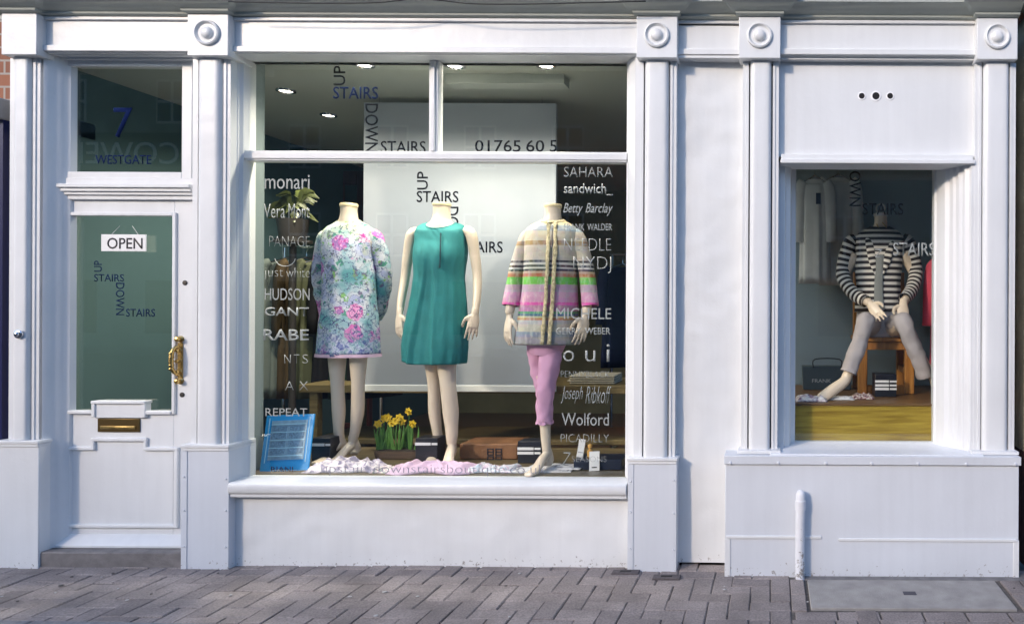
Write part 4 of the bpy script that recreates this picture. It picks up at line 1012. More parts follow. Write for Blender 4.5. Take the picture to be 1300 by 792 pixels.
# dipping left corner of the hem
for v in c.v:
    d_ = W(517, 440, Y2); q = max(0, 1 - abs(v.x - d_.x) / .09) * max(0, min(1, (1.45 - v.z) / .25)); v.z += .02 * q
c.build('dress', TEAL, root, smooth=180)
z_ = MB(); zp = [W(559.5, 296, Y2 - .098), W(559.5, 303, Y2 - .107), W(559, 320, Y2 - .130), W(558.5, 337, Y2 - .131)]
z_.tube(zp, [.004] * 4, 8, sub=3); z_.lathe([(.005, 0), (.006, -.012), (.002, -.016)], Matrix.Translation(zp[-1] + Vector((0, -.004, 0))), 8)
z_.build('zip', mat('dark_zip', (.02, .05, .06), .4, metal=.3), root)
nb = MB(); nb.tube([Vector(p) for p in ell(W(560, 283, Y2), .089, .079, 40, 2.0, tilt=.55)] , .0045, 6); nb.build('neck_binding', TEAL, root, smooth=180)

# 3: tweed coat and pink trousers
Y3 = .33
root = empty('mannequin', (W(692, 597, Y3).x, Y3, pz_), 'headless mannequin in a multicoloured banded coat and pink cropped trousers', 'mannequin', 'mannequins in the big window')
b = MB()
torso(b, [S(702, 262, Y3, .046, .05), S(702, 272, Y3, .047, .05), S(702, 281, Y3, .06, .056), S(701, 289, Y3, .095, .062), S(701, 302, Y3, .14, .068), S(700, 325, Y3, .14, .1), S(699, 350, Y3, .125, .092), S(697, 378, Y3, .115, .085), S(694, 412, Y3, .135, .095), S(693, 434, Y3, .11, .085), S(693, 446, Y3, .07, .06)])
an = W(694, 573, Y3 + .0); an.z = PF + .10
b.tube([W(697, 425, Y3), W(698, 452, Y3 - .02), W(694, 490, Y3 - .03), W(692, 520, Y3 - .01), W(692.5, 550, Y3), an + Vector((0, 0, .01))], [.07, .052, .039, .037, .030, .024], 16, sub=4)
foot(b, an, (-.3, -1), PF)
b.tube([W(682, 425, Y3 + .02), W(681, 452, Y3 + .08), W(690, 492, Y3 + .10), W(692, 525, Y3 + .22), W(693, 555, Y3 + .26), W(694, 575, Y3 + .28)], [.062, .046, .036, .034, .028, .023], 16, sub=4)
for pts, lat in (([(675, 306), (657, 348), (648, 390), (643, 432)], (.8, -.6, 0)), ([(728, 305), (744, 348), (745, 390), (736, 432)], (-.8, -.6, 0))):
    b.tube([W(*pts[0], Y3), W(*pts[1], Y3 + .0), W(*pts[2], Y3 - .04), W(pts[2][0] * .85 + pts[3][0] * .15, 398, Y3 - .045)], [.044, .036, .028, .024], 12, sub=4)
    hand(b, W(pts[2][0] * .8 + pts[3][0] * .2, 402, Y3 - .045), W(*pts[3], Y3 - .07), lat, (lat[0], 0, 0), .2, .98)
finish_body(b, 'body', root)
neck_cap(702, 262, Y3, .05, root)
zz = lambda py: W(700, py, Y3 - .08).z
bands = [(437, (.42, .40, .40)), (428, (.34, .38, .45)), (421, (.62, .58, .50)), (412, (.55, .54, .55)), (407, (.60, .35, .15)), (404, (.62, .60, .40)), (401.5, (.10, .18, .35)), (399, (.12, .42, .22)), (396, (.55, .30, .45)), (388, (.78, .16, .52)), (384, (.70, .42, .58)), (371, (.56, .52, .56)), (369, (.60, .45, .55)), (361.5, (.24, .62, .12)), (352, (.58, .25, .13)), (347.5, (.60, .48, .36)), (345, (.04, .04, .05)), (342, (.75, .73, .68)), (339.5, (.04, .04, .05)), (336.5, (.75, .73, .68)), (334, (.05, .05, .06)), (331, (.68, .62, .54)), (312, (.48, .34, .20)), (306, (.68, .60, .50)), (294, (.44, .48, .52)), (286, (.72, .64, .42)), (276, (.75, .66, .38))]
COAT = band_mat('banded_tweed', [(zz(p), tuple(q * q ** .45 for q in c_)) for p, c_ in bands], .30)
c = MB()
cfold = lambda a, t: 1 + .016 * t * math.sin(6 * a + 2) + .006 * math.sin(15 * a)
cloth_loft(c, [S(702, 278, Y3, .062, .062, 2.0, .25), S(702, 281, Y3, .080, .068, 2.1, .2), S(701, 284.5, Y3, .112, .076, 2.2, .1), S(701, 289.5, Y3, .142, .086, 2.3, .04), S(701, 297, Y3, .158, .1, 2.4), S(700.5, 318, Y3, .160, .116, 2.4), S(699, 350, Y3, .160, .118), S(697, 385, Y3, .170, .122), S(694.5, 415, Y3, .182, .130), S(693, 437, Y3, .190, .135)], fn=cfold)
sleeve(c, [W(677, 296, Y3), W(669.5, 303.5, Y3), W(661.5, 326, Y3), W(655, 350, Y3 - .005), W(649, 388, Y3 - .035)], [.034, .047, .047, .047, .052], wr=.004)
sleeve(c, [W(725.5, 295, Y3), W(733.5, 303, Y3), W(740.5, 326, Y3), W(745.5, 350, Y3 - .005), W(749.5, 389, Y3 - .035)], [.034, .047, .047, .047, .050], wr=.004)
c.build('coat', COAT, root, smooth=180)
TRIM = mat('frayed_trim', (.70, .60, .36), .95, bump=1.0, bscale=150, var=.5, vscale=60)
for off in (-4.6, 4.2):
    tm = MB(); pts = [W(701 + off * 1.1, 282, Y3 - .078), W(701 + off, 290, Y3 - .09), W(700.5 + off, 318, Y3 - .121), W(699 + off, 350, Y3 - .125), W(697 + off, 385, Y3 - .131), W(694.5 + off, 415, Y3 - .140), W(693 + off, 437, Y3 - .146)]
    tm.tube(pts, [(.011, .005)] * len(pts), 10, sub=8)
    for q in range(len(tm.v)): tm.v[q] = tm.v[q] + Vector((mnoise.noise(tm.v[q] * 70), mnoise.noise(tm.v[q] * 70 + Vector((3, 3, 3))), 0)) * .006
    tm.build('front_trim', TRIM, root, smooth=180)
tm = MB(); tm.tube([Vector(p) for p in ell(W(702, 280.5, Y3), .072, .068, 40, 2.0, tilt=.25)], (.006), 8); tm.build('collar_trim', TRIM, root, smooth=180)
gp = MB(); gp.tube([W(701, 286, Y3 - .088), W(700.5, 318, Y3 - .122), W(699, 350, Y3 - .126), W(697, 385, Y3 - .132), W(693, 437, Y3 - .147)], [.0022] * 5, 6, sub=4); gp.build('front_opening', mat('gap_dark', (.03, .025, .03), .9), root)
PINK = fabric('pink_cotton', (.72, .40, .58), .75, .06)
c = MB()
def trouser(mb, pts, rad, n=28, sub=5, mi=0):
    sleeve(mb, pts, rad, n, sub + 3, .009, mi)
trouser(c, [W(692, 412, Y3), W(696, 436, Y3 - .01), W(698, 458, Y3 - .02), W(693.5, 490, Y3 - .03), W(691.5, 515, Y3 - .015), W(691.5, 536, Y3 - .005)], [.095, .076, .066, .053, .049, .047])
trouser(c, [W(683, 428, Y3 + .04), W(681, 445, Y3 + .07), W(684, 470, Y3 + .09), W(690, 496, Y3 + .11), W(692, 530, Y3 + .2)], [.068, .054, .049, .043, .041])
cloth_loft(c, [S(694.5, 402, Y3, .14, .1), S(694, 422, Y3, .142, .108), S(693.5, 437, Y3, .118, .1), S(694, 450, Y3, .085, .08)], n=28, hem=False)
tr = c.build('trousers', PINK, root, smooth=180)
fr_ = MB(); cc = W(691.5, 536.5, Y3 - .005)
fr_.rings([[cc + Vector(((.049 + .005 * math.sin(9 * a)) * math.cos(a), (.049 + .005 * math.sin(9 * a)) * math.sin(a), dz_ + .004 * math.sin(5 * a))) for a in [2 * math.pi * k / 40 for k in range(40)]] for dz_ in (.012, -.006)], False, False)
fr_.build('cuff_frill', PINK, tr, smooth=180)

# ================================================================== THINGS IN THE BIG WINDOW
def cloth_heap(name, px0, px1, pyt, pyb, Y, depth, m, label, seed, ptop=.05):
    """a scarf dropped in folds on the display floor"""
    a, b_ = W(px0, pyb, Y), W(px1, pyb, Y); hgt = max(.03, W(px0, pyt, Y).z - pz_)
    nx, ny = 64, 30; vs = []; fs = []
    for j in range(ny + 1):
        for i in range(nx + 1):
            u, v = i / nx, j / ny
            edge = min(1, 7 * min(u, 1 - u)) ** .6 * min(1, 4.5 * min(v, 1 - v)) ** .6
            x = a.x + (b_.x - a.x) * u + .02 * mnoise.noise((u * 5, v * 5, seed)); y = Y + depth * (v - .5) + .05 * mnoise.noise((u * 3, v * 3, seed + 4))
            rdg = abs(mnoise.noise((u * 6 + v * 1.5, v * 2.2, seed + 7))); rdg2 = abs(mnoise.noise((u * 13, v * 5 + u * 3, seed + 2)))
            z = pz_ + .003 + edge * hgt * (.08 + .62 * max(0, mnoise.noise((u * 2.4, v * 1.2, seed + 11)) + .40) + .40 * (1 - min(1, rdg * 2.0)) ** 1.3 + .10 * (1 - min(1, rdg2 * 2.0)))
            vs.append((x, y, max(z, pz_ + .003)))
    for j in range(ny):
        for i in range(nx): fs.append((j * (nx + 1) + i, j * (nx + 1) + i + 1, (j + 1) * (nx + 1) + i + 1, (j + 1) * (nx + 1) + i))
    ob = MB().add(vs, fs).build(name, m, loc=((a.x + b_.x) / 2, Y, pz_), smooth=180)
    so_ = ob.modifiers.new('t', 'SOLIDIFY'); so_.thickness = .003; so_.offset = -1
    tag(ob, label, 'scarf', 'scarves on the display floor'); return ob
def print_mat(name, c1, c2, c3, scale=40):
    m, n, l, b_ = nodes_of(name)
    g = n.new('ShaderNodeNewGeometry'); t = n.new('ShaderNodeTexNoise'); t.inputs['Scale'].default_value = scale; t.inputs['Detail'].default_value = 4; l.new(g.outputs['Position'], t.inputs['Vector'])
    r = n.new('ShaderNodeValToRGB'); e = r.color_ramp.elements; e[0].position = .40; e[0].color = (*c1, 1); e[1].position = .62; e[1].color = (*c3, 1); q = e.new(.5); q.color = (*c2, 1)
    l.new(t.outputs['Fac'], r.inputs[0]); l.new(r.outputs[0], b_.inputs['Base Color']); return m
cloth_heap('scarf', 396, 484, 580, 604, .33, .2, print_mat('grey_lilac_print', (.28, .26, .36), (.66, .60, .68), (.80, .76, .78), 26), 'grey and lilac printed scarf heaped by the floral mannequin', 3)
cloth_heap('scarf', 476, 516, 594, 604, .30, .14, print_mat('mixed_print', (.16, .2, .2), (.75, .55, .62), (.72, .78, .7), 60), 'small mixed print scarf end between the two heaps', 17)
cloth_heap('scarf', 500, 604, 583, 605, .31, .2, fabric('lilac_pink', (.68, .50, .66)), 'plain lilac pink scarf spread below the teal dress', 5)
cloth_heap('scarf', 596, 655, 589, 605, .33, .16, print_mat('blue_white_print', (.45, .55, .66), (.78, .76, .80), (.62, .48, .60), 40), 'pale blue and white printed scarf left of the coat mannequin', 8)
# flat papers on the right
for k, (pxa, pxb, Yk, zk, rz) in enumerate(((650, 725, .30, .0, 4), (672, 740, .36, .008, -6))):
    a, b_ = W(pxa, 603, Yk), W(pxb, 603, Yk); cx_ = (a.x + b_.x) / 2
    M = Matrix.Translation((cx_, Yk + .03, pz_ + .004 + zk)) @ Matrix.Rotation(R(rz), 4, 'Z')
    o = MB().obox(M, b_.x - a.x, .13, .006).build('magazine', mat('magazine_white', (.72, .72, .74), .4), loc=(cx_, Yk, pz_))
    MB().obox(M @ Matrix.Translation((0, 0, .0035)), (b_.x - a.x) * .9, .11, .001).build('cover', print_mat('cover_print', (.3, .3, .34), (.7, .7, .72), (.8, .8, .8), 30), o)
    tag(o, ['white magazine lying flat in front of the coat mannequin', 'second white magazine lying behind the first one by the foot'][k], 'magazine', 'magazines on the display floor')
# blue framed card
def tilt_card(px0, px1, py0, py1, Y, lean, name):
    a, b_ = W(px0, py1, Y), W(px1, py1, Y); hgt = (W(px0, py0, Y).z - a.z) / math.cos(lean)
    M = Matrix.Translation(((a.x + b_.x) / 2, Y, pz_ + .002)) @ Matrix.Rotation(R(-2.5), 4, 'Y') @ Matrix.Rotation(-lean, 4, 'X')
    return M, b_.x - a.x, hgt
M, cw, ch = tilt_card(329, 391, 531, 600, .27, R(14), 'card')
BLUE = mat('bright_blue', (.01, .30, .72), .4)
card = MB().obox(M @ Matrix.Translation((0, .006, ch / 2)), cw, .01, ch).build('price_card', BLUE, loc=M.translation, bevel=.002)
tag(card, 'bright blue framed notice card leaning at the left of the big window', 'sign')
MB().obox(M @ Matrix.Translation((.002, .0, ch * .55)), cw * .74, .003, ch * .70).build('insert', mat('card_insert', (.20, .36, .52), .35, var=.2, vscale=40), card)
bb = MB()
for k in range(2):
    for j in range(2): bb.obox(M @ Matrix.Translation((cw * (-.18 + .36 * k), -.0025, ch * (.42 + .26 * j))), cw * .30, .002, ch * .22)
bb.build('print_block', mat('card_block', (.13, .26, .42), .4, bump=.3, bscale=90, var=.4, vscale=90), card)
bb = MB()
for k in range(5): bb.obox(M @ Matrix.Translation((.0, -.004, ch * (.27 + .14 * k))), cw * .72, .001, ch * .012)
for sx in (-1, 1): bb.obox(M @ Matrix.Translation((sx * cw * .42, -.0004, ch * .55)), cw * .015, .001, ch * .8)
bb.build('print_line', mat('card_line', (.35, .65, .85), .4), card)
tx = lettering('RIANI', 344, 592, 372, 598.5, .262, mat('card_navy', (.01, .03, .12), .4), card, bold=.01)
MB().obox(M @ Matrix.Translation((0, .06, ch * .30)) @ Matrix.Rotation(R(30), 4, 'X'), cw * .25, .004, ch * .58).build('strut', BLUE, card)
# little boxes with white bands
BLK = mat('box_black', (.012, .014, .022), .35)
BW = mat('box_white', (.78, .78, .78), .4)
def striped_box(px0, px1, py0, py1, Y, bandz, label, zb0=None, group='black gift boxes with white bands', depth=.12, split=.7):
    a, b_ = W(px0, py1, Y), W(px1, py1, Y); z0 = pz_ + .002 if zb0 is None else zb0; z1 = W(px0, py0, Y).z
    o = MB().box(a.x, b_.x, Y, Y + depth, z0, z1).build('gift_box', BLK, loc=((a.x + b_.x) / 2, Y, z0), bevel=.003)
    xm = a.x + (b_.x - a.x) * split
    for pz0, pz1 in bandz:
        za_, zb2 = W(px0, pz1, Y).z, W(px0, pz0, Y).z
        MB().box(a.x - .001, xm, Y - .002, Y, za_, zb2).build('band', BW, o); MB().box(xm + .006, b_.x + .001, Y - .002, Y, za_ + .002, zb2 - .002).build('band', BW, o)
    tag(o, label, 'box', group); return o
striped_box(395, 419, 556, 602, .48, [(562.5, 566)], 'black box with one white band beside the blue card')
striped_box(527, 555, 556, 596, .50, [(561.5, 565)], 'black box with one white band beside the daffodils')
striped_box(657, 686, 560, 599, .52, [(567.5, 571), (573, 576.5)], 'black box with two white bands left of the coat mannequin foot')
# brown leather case with a black square emblem
a, b_ = W(583, 592, .62), W(657, 592, .62); zt_ = W(583, 563, .62).z
case = MB().box(a.x, b_.x, .62, .86, pz_ + .002, zt_).build('leather_case', mat('tan_leather', (.22, .10, .04), .5, bump=.3, bscale=60, var=.3, vscale=10), loc=((a.x + b_.x) / 2, .74, pz_), bevel=.008)
tag(case, 'brown leather case with black square emblem behind the scarves', 'case')
for k in range(2):
    for j in range(2):
        c0 = W(622.5 + 10.5 * k, 573.5 + 9.5 * j, .617); q = MB()
        for dx_, dz_, sx, sz in ((0, .019, .042, .006), (0, -.019, .042, .006), (-.018, 0, .006, .032), (.018, 0, .006, .032), (0, 0, .030, .006)): q.box(c0.x + dx_ - sx / 2, c0.x + dx_ + sx / 2, .615, .6195, c0.z + dz_ - sz / 2, c0.z + dz_ + sz / 2)
        q.build('emblem', BLK, case)
# daffodils in a wooden trough
dpx0, dpx1, DYp = 474, 530, .62
a, b_ = W(dpx0, 590, DYp), W(dpx1, 590, DYp); zp = W(dpx0, 573, DYp).z
tro = empty('daffodil_planter', ((a.x + b_.x) / 2, DYp, pz_), 'brown trough of yellow daffodils on the display floor', 'plant')
MB().prism([(a.x + .012, pz_ + .002), (b_.x - .012, pz_ + .002), (b_.x, zp), (a.x, zp)], 'y', DYp, DYp + .15).build('trough', wood_mat('trough_wood', (.05, .03, .018), (.12, .07, .04), .7), tro, bevel=.004)
MB().box(a.x + .012, b_.x - .012, DYp + .012, DYp + .138, zp - .01, zp + .003).build('soil', mat('soil', (.03, .02, .012), .95, bump=1, bscale=80), tro)
GREEN = mat('daffodil_green', (.10, .26, .04), .5, var=.3, vscale=30); YEL = mat('daffodil_yellow', (.80, .58, .03), .55)
rnd = random.Random(4)
for k, (fpx, fpy, cpx) in enumerate(((480, 538, 481), (488, 531, 487), (492, 530, 490), (497, 537, 495), (503, 534, 503), (507, 530, 505), (510, 535, 509), (519, 522, 519), (524, 538, 522))):
    yy = DYp + .03 + .09 * rnd.random()
    hd = W(fpx, fpy, yy); bs = W(cpx, 572, yy); bs.z = zp
    st = MB().tube([bs, bs.lerp(hd, .5) + Vector((rnd.uniform(-.008, .008), 0, 0)), hd + Vector((0, .012, .002)), hd], [.0042, .0038, .0032, .003], 7, sub=3)
    for q in range(5):
        x = rnd.uniform(-.022, .022); top = bs + Vector((x * 1.7 + rnd.uniform(-.015, .015), rnd.uniform(-.03, .03), rnd.uniform(.12, .175)))
        st.tube([bs + Vector((x, 0, 0)), bs.lerp(top, .55) + Vector((x, 0, .01)), top], [(.0065, .0012), (.006, .0012), (.0012, .0006)], 6, sub=3)
    dn_ = st.build('daffodil', GREEN, tro, smooth=60)
    fm_ = MB(); fdir = Vector((rnd.uniform(-.5, .5), -1, rnd.uniform(-.1, .25))).normalized(); Mq = Matrix.Translation(hd) @ fdir.to_track_quat('Z', 'Y').to_matrix().to_4x4()
    for q in range(6):
        aa_ = q * math.pi / 3 + .3; ca, sa = math.cos(aa_), math.sin(aa_); L, w2 = .030, .011
        loc_ = [(0, 0, -.002), (L * .55 * ca - w2 * sa, L * .55 * sa + w2 * ca, .003), (L * ca, L * sa, .002 + rnd.uniform(-.004, .004)), (L * .55 * ca + w2 * sa, L * .55 * sa - w2 * ca, .003), (L * .5 * ca, L * .5 * sa, -.003)]
        fm_.add([Mq @ Vector(p_) for p_ in loc_], [(0, 3, 2, 1), (0, 1, 4), (1, 2, 4), (2, 3, 4), (3, 0, 4)])
    fm_.lathe([(.004, 0), (.007, .008), (.0085, .017), (.011, .021), (.009, .0205), (.006, .012)], Mq, 10)
    fm_.build('flower', YEL, dn_)
# navy box with white cards and a little amber bottle at the right
a, b_ = W(728, 604, .34), W(789, 604, .34); zt_ = W(728, 583, .34).z
nb_ = MB().box(a.x, b_.x, .34, .52, pz_ + .002, zt_).build('display_box', mat('navy_box', (.012, .018, .04), .3), loc=((a.x + b_.x) / 2, .43, pz_), bevel=.003)
tag(nb_, 'low navy display box at the right corner of the big window', 'box')
M, cw, ch = tilt_card(748, 761, 587, 611, .315, R(10), 'c'); o = MB().obox(M @ Matrix.Translation((0, 0, ch / 2)), cw, .004, ch).build('white_card', BW, loc=M.translation)
MB().obox(M @ Matrix.Translation((0, -.0025, ch * .18)), cw * .5, .001, ch * .05).build('print_line', VIN_K, o)
tag(o, 'white upright price card leaning on the navy box', 'card', 'white price cards')
zt2 = zt_
a, b_ = W(732, 586, .4), W(740, 586, .4)
M = Matrix.Translation(((a.x + b_.x) / 2, .40, zt2 + .001)) @ Matrix.Rotation(R(7), 4, 'Y') @ Matrix.Rotation(R(-10), 4, 'X')
o = MB().obox(M @ Matrix.Translation((0, 0, .055)), .04, .012, .11).build('white_card', BW, loc=M.translation, bevel=.001); tag(o, 'white slim card standing tilted on the navy box', 'card', 'white price cards')
MB().obox(M @ Matrix.Translation((0, -.0065, .03)), .028, .001, .006).build('print_line', mat('card_grey', (.4, .4, .45), .5), o)
a = W(749, 585, .42)
bt_ = MB().lathe([(.016, 0), (.018, .01), (.018, .035), (.008, .045), (.008, .052), (.014, .056), (.015, .072), (.004, .08)], Matrix.Translation((a.x, .42, zt2 + .001)), 16).build('perfume_bottle', mat('amber', (.75, .42, .12), .15), loc=(a.x, .42, zt2), smooth=40)
tag(bt_, 'small amber bottle standing on the navy box', 'bottle')

# ================================================================== DIM SHOP BEHIND
DWOOD = wood_mat('dim_wood', (.12, .09, .035), (.21, .16, .065), .5, 'X')
# long low table behind the platform
tb_ = empty('shop_table', (-2.0, 1.75, .12), 'long low olive wooden table in the shop behind the backdrop', 'table')
MB().box(-3.6, -.9, 1.45, 2.15, .80, .86).build('table_top', DWOOD, tb_, bevel=.005)
MB().box(-3.55, -.95, 1.5, 2.1, .40, .44).build('lower_shelf', DWOOD, tb_, bevel=.005)
for x in (-3.5, -1.0):
    for y in (1.5, 2.1): MB().box(x - .03, x + .03, y - .03, y + .03, .12, .80).build('leg', DWOOD, tb_)
FOLD = [fabric('folded_navy', (.02, .03, .07)), fabric('folded_olive', (.14, .13, .06)), fabric('folded_teal', (.03, .10, .12)), fabric('folded_cream', (.45, .42, .34))]
for k, (x, wd, hh, m, lab) in enumerate(((-3.1, .34, .10, 2, 'folded teal clothes on the shop table, far left'), (-2.55, .40, .13, 0, 'folded navy clothes on the shop table behind the daffodils'), (-1.95, .32, .08, 1, 'folded olive clothes on the shop table behind the teal dress'), (-1.4, .36, .07, 3, 'folded cream clothes on the shop table, right end'))):
    o = MB()
    for q in range(4): o.box(x - wd / 2 + random.uniform(-.01, .01), x + wd / 2, 1.55, 1.85, .862 + q * hh / 4, .862 + (q + 1) * hh / 4 - .002)
    tag(o.build('folded_clothes', FOLD[m], loc=(x, 1.7, .862), bevel=.01), lab, 'clothes', 'folded clothes in the shop')
# clothes rails
def garment(x, y, ztop, length, wd, m, label, group, yaw=0.0, hanger=True, th=.05):
    r = empty('garment', (x, y, ztop), label, 'garment', group)
    Mz = Matrix.Translation((x, y, 0)) @ Matrix.Rotation(yaw, 4, 'Z') @ Matrix.Translation((-x, -y, 0))
    c = MB(); sd = random.random() * 9
    secs = [(x, y, ztop - .03, .05, .022, 2.0, 0), (x, y, ztop - .06, wd * .36, .03, 2.0, 0), (x, y, ztop - .10, wd * .48, .04, 2.2, 0), (x, y, ztop - length * .4, wd * .46, th, 2.2, 0), (x, y, ztop - length, wd * .5, th * 1.2, 2.2, 0)]
    cloth_loft(c, secs, n=40, fn=lambda a, t: 1 + t * .09 * math.sin(8 * a + sd) + t * .05 * math.sin(13 * a + sd))
    c.v = [Mz @ v for v in c.v]; c.build('cloth', m, r, smooth=180)
    s_ = MB()
    for q in (-1, 1): s_.tube([Mz @ Vector((x + q * wd * .34, y, ztop - .05)), Mz @ Vector((x + q * wd * .46, y, ztop - .13)), Mz @ Vector((x + q * wd * .53, y - .01, ztop - .13 - length * .45))], [(.045, .035), (.055, .04), (.05, .03)], 12, sub=3)
    s_.build('sleeve', m, r, smooth=180)
    if hanger:
        h = MB(); h.tube([Mz @ Vector((x - wd * .4, y, ztop - .06)), Mz @ Vector((x, y, ztop)), Mz @ Vector((x + wd * .4, y, ztop - .06))], .008, 6)
        h.tube([Vector((x, y, ztop)), Vector((x, y, ztop + .05)), Vector((x + .02, y, ztop + .075)), Vector((x, y, ztop + .095)), Vector((x - .018, y, ztop + .08))], .003, 6, sub=3); h.build('hanger', CHROME, r)
    return r
def rail(x0, x1, y, z, label):
    r = empty('clothes_rail', ((x0 + x1) / 2, y, .12), label, 'clothes rail')
    MB().tube([(x0, y, z), (x1, y, z)], .012, 10).build('bar', CHROME, r)
    for x in (x0 + .02, x1 - .02): MB().tube([(x, y, .12), (x, y, z)], .012, 10).build('post', CHROME, r); MB().box(x - .02, x + .02, y - .22, y + .22, .12, .14).build('foot', CHROME, r)
    return r
rail(-4.05, -3.2, 1.9, 1.95, 'chrome clothes rail in the dim shop behind the left lettering')
gm = [fabric('olive_coat', (.12, .13, .07)), fabric('dark_green', (.03, .06, .045)), fabric('brown_coat', (.11, .075, .035)), fabric('grey_green', (.22, .26, .23)), fabric('black_coat', (.015, .015, .018))]
gl_ = ['dark olive coat', 'dark green coat', 'brown coat', 'grey green long coat', 'black coat']
for k in range(6):
    x = -3.98 + k * .14; q = (3, 2, 0, 4, 1, 4)[k]
    garment(x, 1.9, 1.86, 1.15, .40, gm[q], gl_[q] + [' first on the left rail', ' second on the left rail', ' third on the left rail', ' fourth on the left rail', ' fifth on the left rail', ' last on the left rail'][k], 'coats on the left rail', yaw=R(55 + random.uniform(-12, 12)))
rail(-1.5, .1, 2.6, 1.95, 'chrome clothes rail in the dim shop behind the right lettering')
gm2 = [fabric('navy_coat', (.012, .018, .06)), gm[4], fabric('deep_blue', (.01, .03, .10)), gm[2], gm[4]]
for k in range(5):
    garment(-1.38 + k * .28, 2.6, 1.86, .95, .42, gm2[k], ['navy coat first on the right rail', 'black coat second on the right rail', 'deep blue coat third on the right rail', 'brown coat fourth on the right rail', 'black coat last on the right rail'][k], 'coats on the right rail', yaw=R(40 + random.uniform(-15, 15)))
# mirror with a dark red frame
mr_ = empty('standing_mirror', (W(440, 300, 3.2).x, 3.2, .12), 'tall mirror in a dark red wooden frame deep in the shop', 'mirror')
mxp0, mxp1 = W(417, 300, 3.2).x, W(470, 300, 3.2).x; mz1 = W(440, 217, 3.2).z
RED = wood_mat('dark_red_wood', (.05, .012, .01), (.11, .03, .02), .4, 'Z'); q = MB()
q.box(mxp0, mxp0 + .14, 3.2, 3.26, .14, mz1).box(mxp1 - .14, mxp1, 3.2, 3.26, .14, mz1).box(mxp0 + .14, mxp1 - .14, 3.2, 3.26, mz1 - .14, mz1).box(mxp0 + .14, mxp1 - .14, 3.2, 3.26, .14, .28)
q.build('frame', RED, mr_, bevel=.008); MB().box(mxp0 + .13, mxp1 - .13, 3.225, 3.23, .27, mz1 - .13).build('mirror_glass', mat('mirror', (.5, .52, .5), .06, metal=1), mr_)
# leafy plant seen at the left
pl0 = W(372, 262, 1.5)
pv = empty('pot_plant', (pl0.x, 1.5, .12), 'yellow green leafy plant on a tall stand behind the left lettering', 'plant')
MB().lathe([(.12, 0), (.12, .02), (.025, .04), (.025, pl0.z - .42), (.13, pl0.z - .40), (.13, pl0.z - .38), (.09, pl0.z - .378), (.11, pl0.z - .22), (.10, pl0.z - .22)], Matrix.Translation((pl0.x, 1.5, .12)), 20).build('stand', mat('dark_pot', (.04, .035, .03), .5), pv, smooth=40)
rnd = random.Random(9); lv = MB()
for k in range(30):
    a_ = rnd.uniform(0, 6.28); rr = rnd.uniform(.04, .14); top = Vector((pl0.x + rr * math.cos(a_), 1.5 + rr * math.sin(a_) * .7, pl0.z + rnd.uniform(-.08, .14)))
    b0 = Vector((pl0.x, 1.5, pl0.z - .12)); tip = top + Vector((math.cos(a_) * .07, math.sin(a_) * .07, -.07 * rnd.random()))
    lv.tube([b0, b0.lerp(top, .6) + Vector((0, 0, .05)), top, tip], [(.004, .002), (.016, .002), (.028, .002), (.003, .001)], 6, sub=3)
lv.build('foliage', mat('plant_leaf', (.05, .062, .012), .5, var=.4, vscale=20), pv, smooth=60)
# counter with an amber lamp at the right
ct = MB().box(-1.3, .2, 3.3, 3.9, .12, 1.05).build('counter', wood_mat('counter_wood', (.07, .045, .02), (.14, .09, .04), .5), loc=(-.5, 3.6, .12), bevel=.01)
tag(ct, 'dark wooden counter deep in the shop at the right', 'counter')
MB().box(-1.33, .23, 3.27, 3.93, 1.05, 1.09).build('counter_top', DWOOD, ct, bevel=.005)
la = W(787, 396, 3.5)
lampo = empty('table_lamp', (la.x, 3.5, 1.09), 'glowing amber lamp on the counter at the right edge of the big window', 'lamp')
MB().lathe([(.09, 0), (.09, .015), (.015, .03), (.015, la.z - 1.09 - .08)], Matrix.Translation((la.x, 3.5, 1.0905)), 16).build('stem', BRASS, lampo, smooth=40)
MB().lathe([(.16, -.09), (.11, .09), (.105, .09), (.155, -.09)], Matrix.Translation((la.x, 3.5, la.z)), 24).build('shade', mat('amber_shade', (.8, .4, .06), .8, emit=(1, .48, .06), estr=.7), lampo, smooth=40)

# ================================================================== RIGHT WINDOW
SLATE = mat('slate_wall', (.30, .38, .42), .85, var=.08, vscale=2)
RBY = 1.35
rzf = PZ(515, .30, 1097)
q = MB().box(-.2, 1.42, RBY, RBY + .1, 0, 2.92).build('wall_right_window', SLATE); tag(q, kind='structure')
q = MB().box(1.36, 1.44, .3, RBY, 0, 2.92).build('wall_right', SLATE); tag(q, kind='structure')
YW = wood_mat('honey_wood', (.23, .14, .012), (.46, .33, .045), .35, 'X', 5)
plat = MB().box(-.14, 1.36, .31, 1.34, .5, rzf).build('display_platform', YW, loc=(.6, .8, .5), bevel=.006)
tag(plat, 'honey coloured wooden display platform behind the right window', 'platform')
MB().box(-.139, 1.359, .30, 1.335, rzf + .0005, rzf + .012).build('platform_top', wood_mat('platform_edge', (.12, .06, .02), (.22, .12, .04), .4), plat, bevel=.003)
RF = rzf + .0125
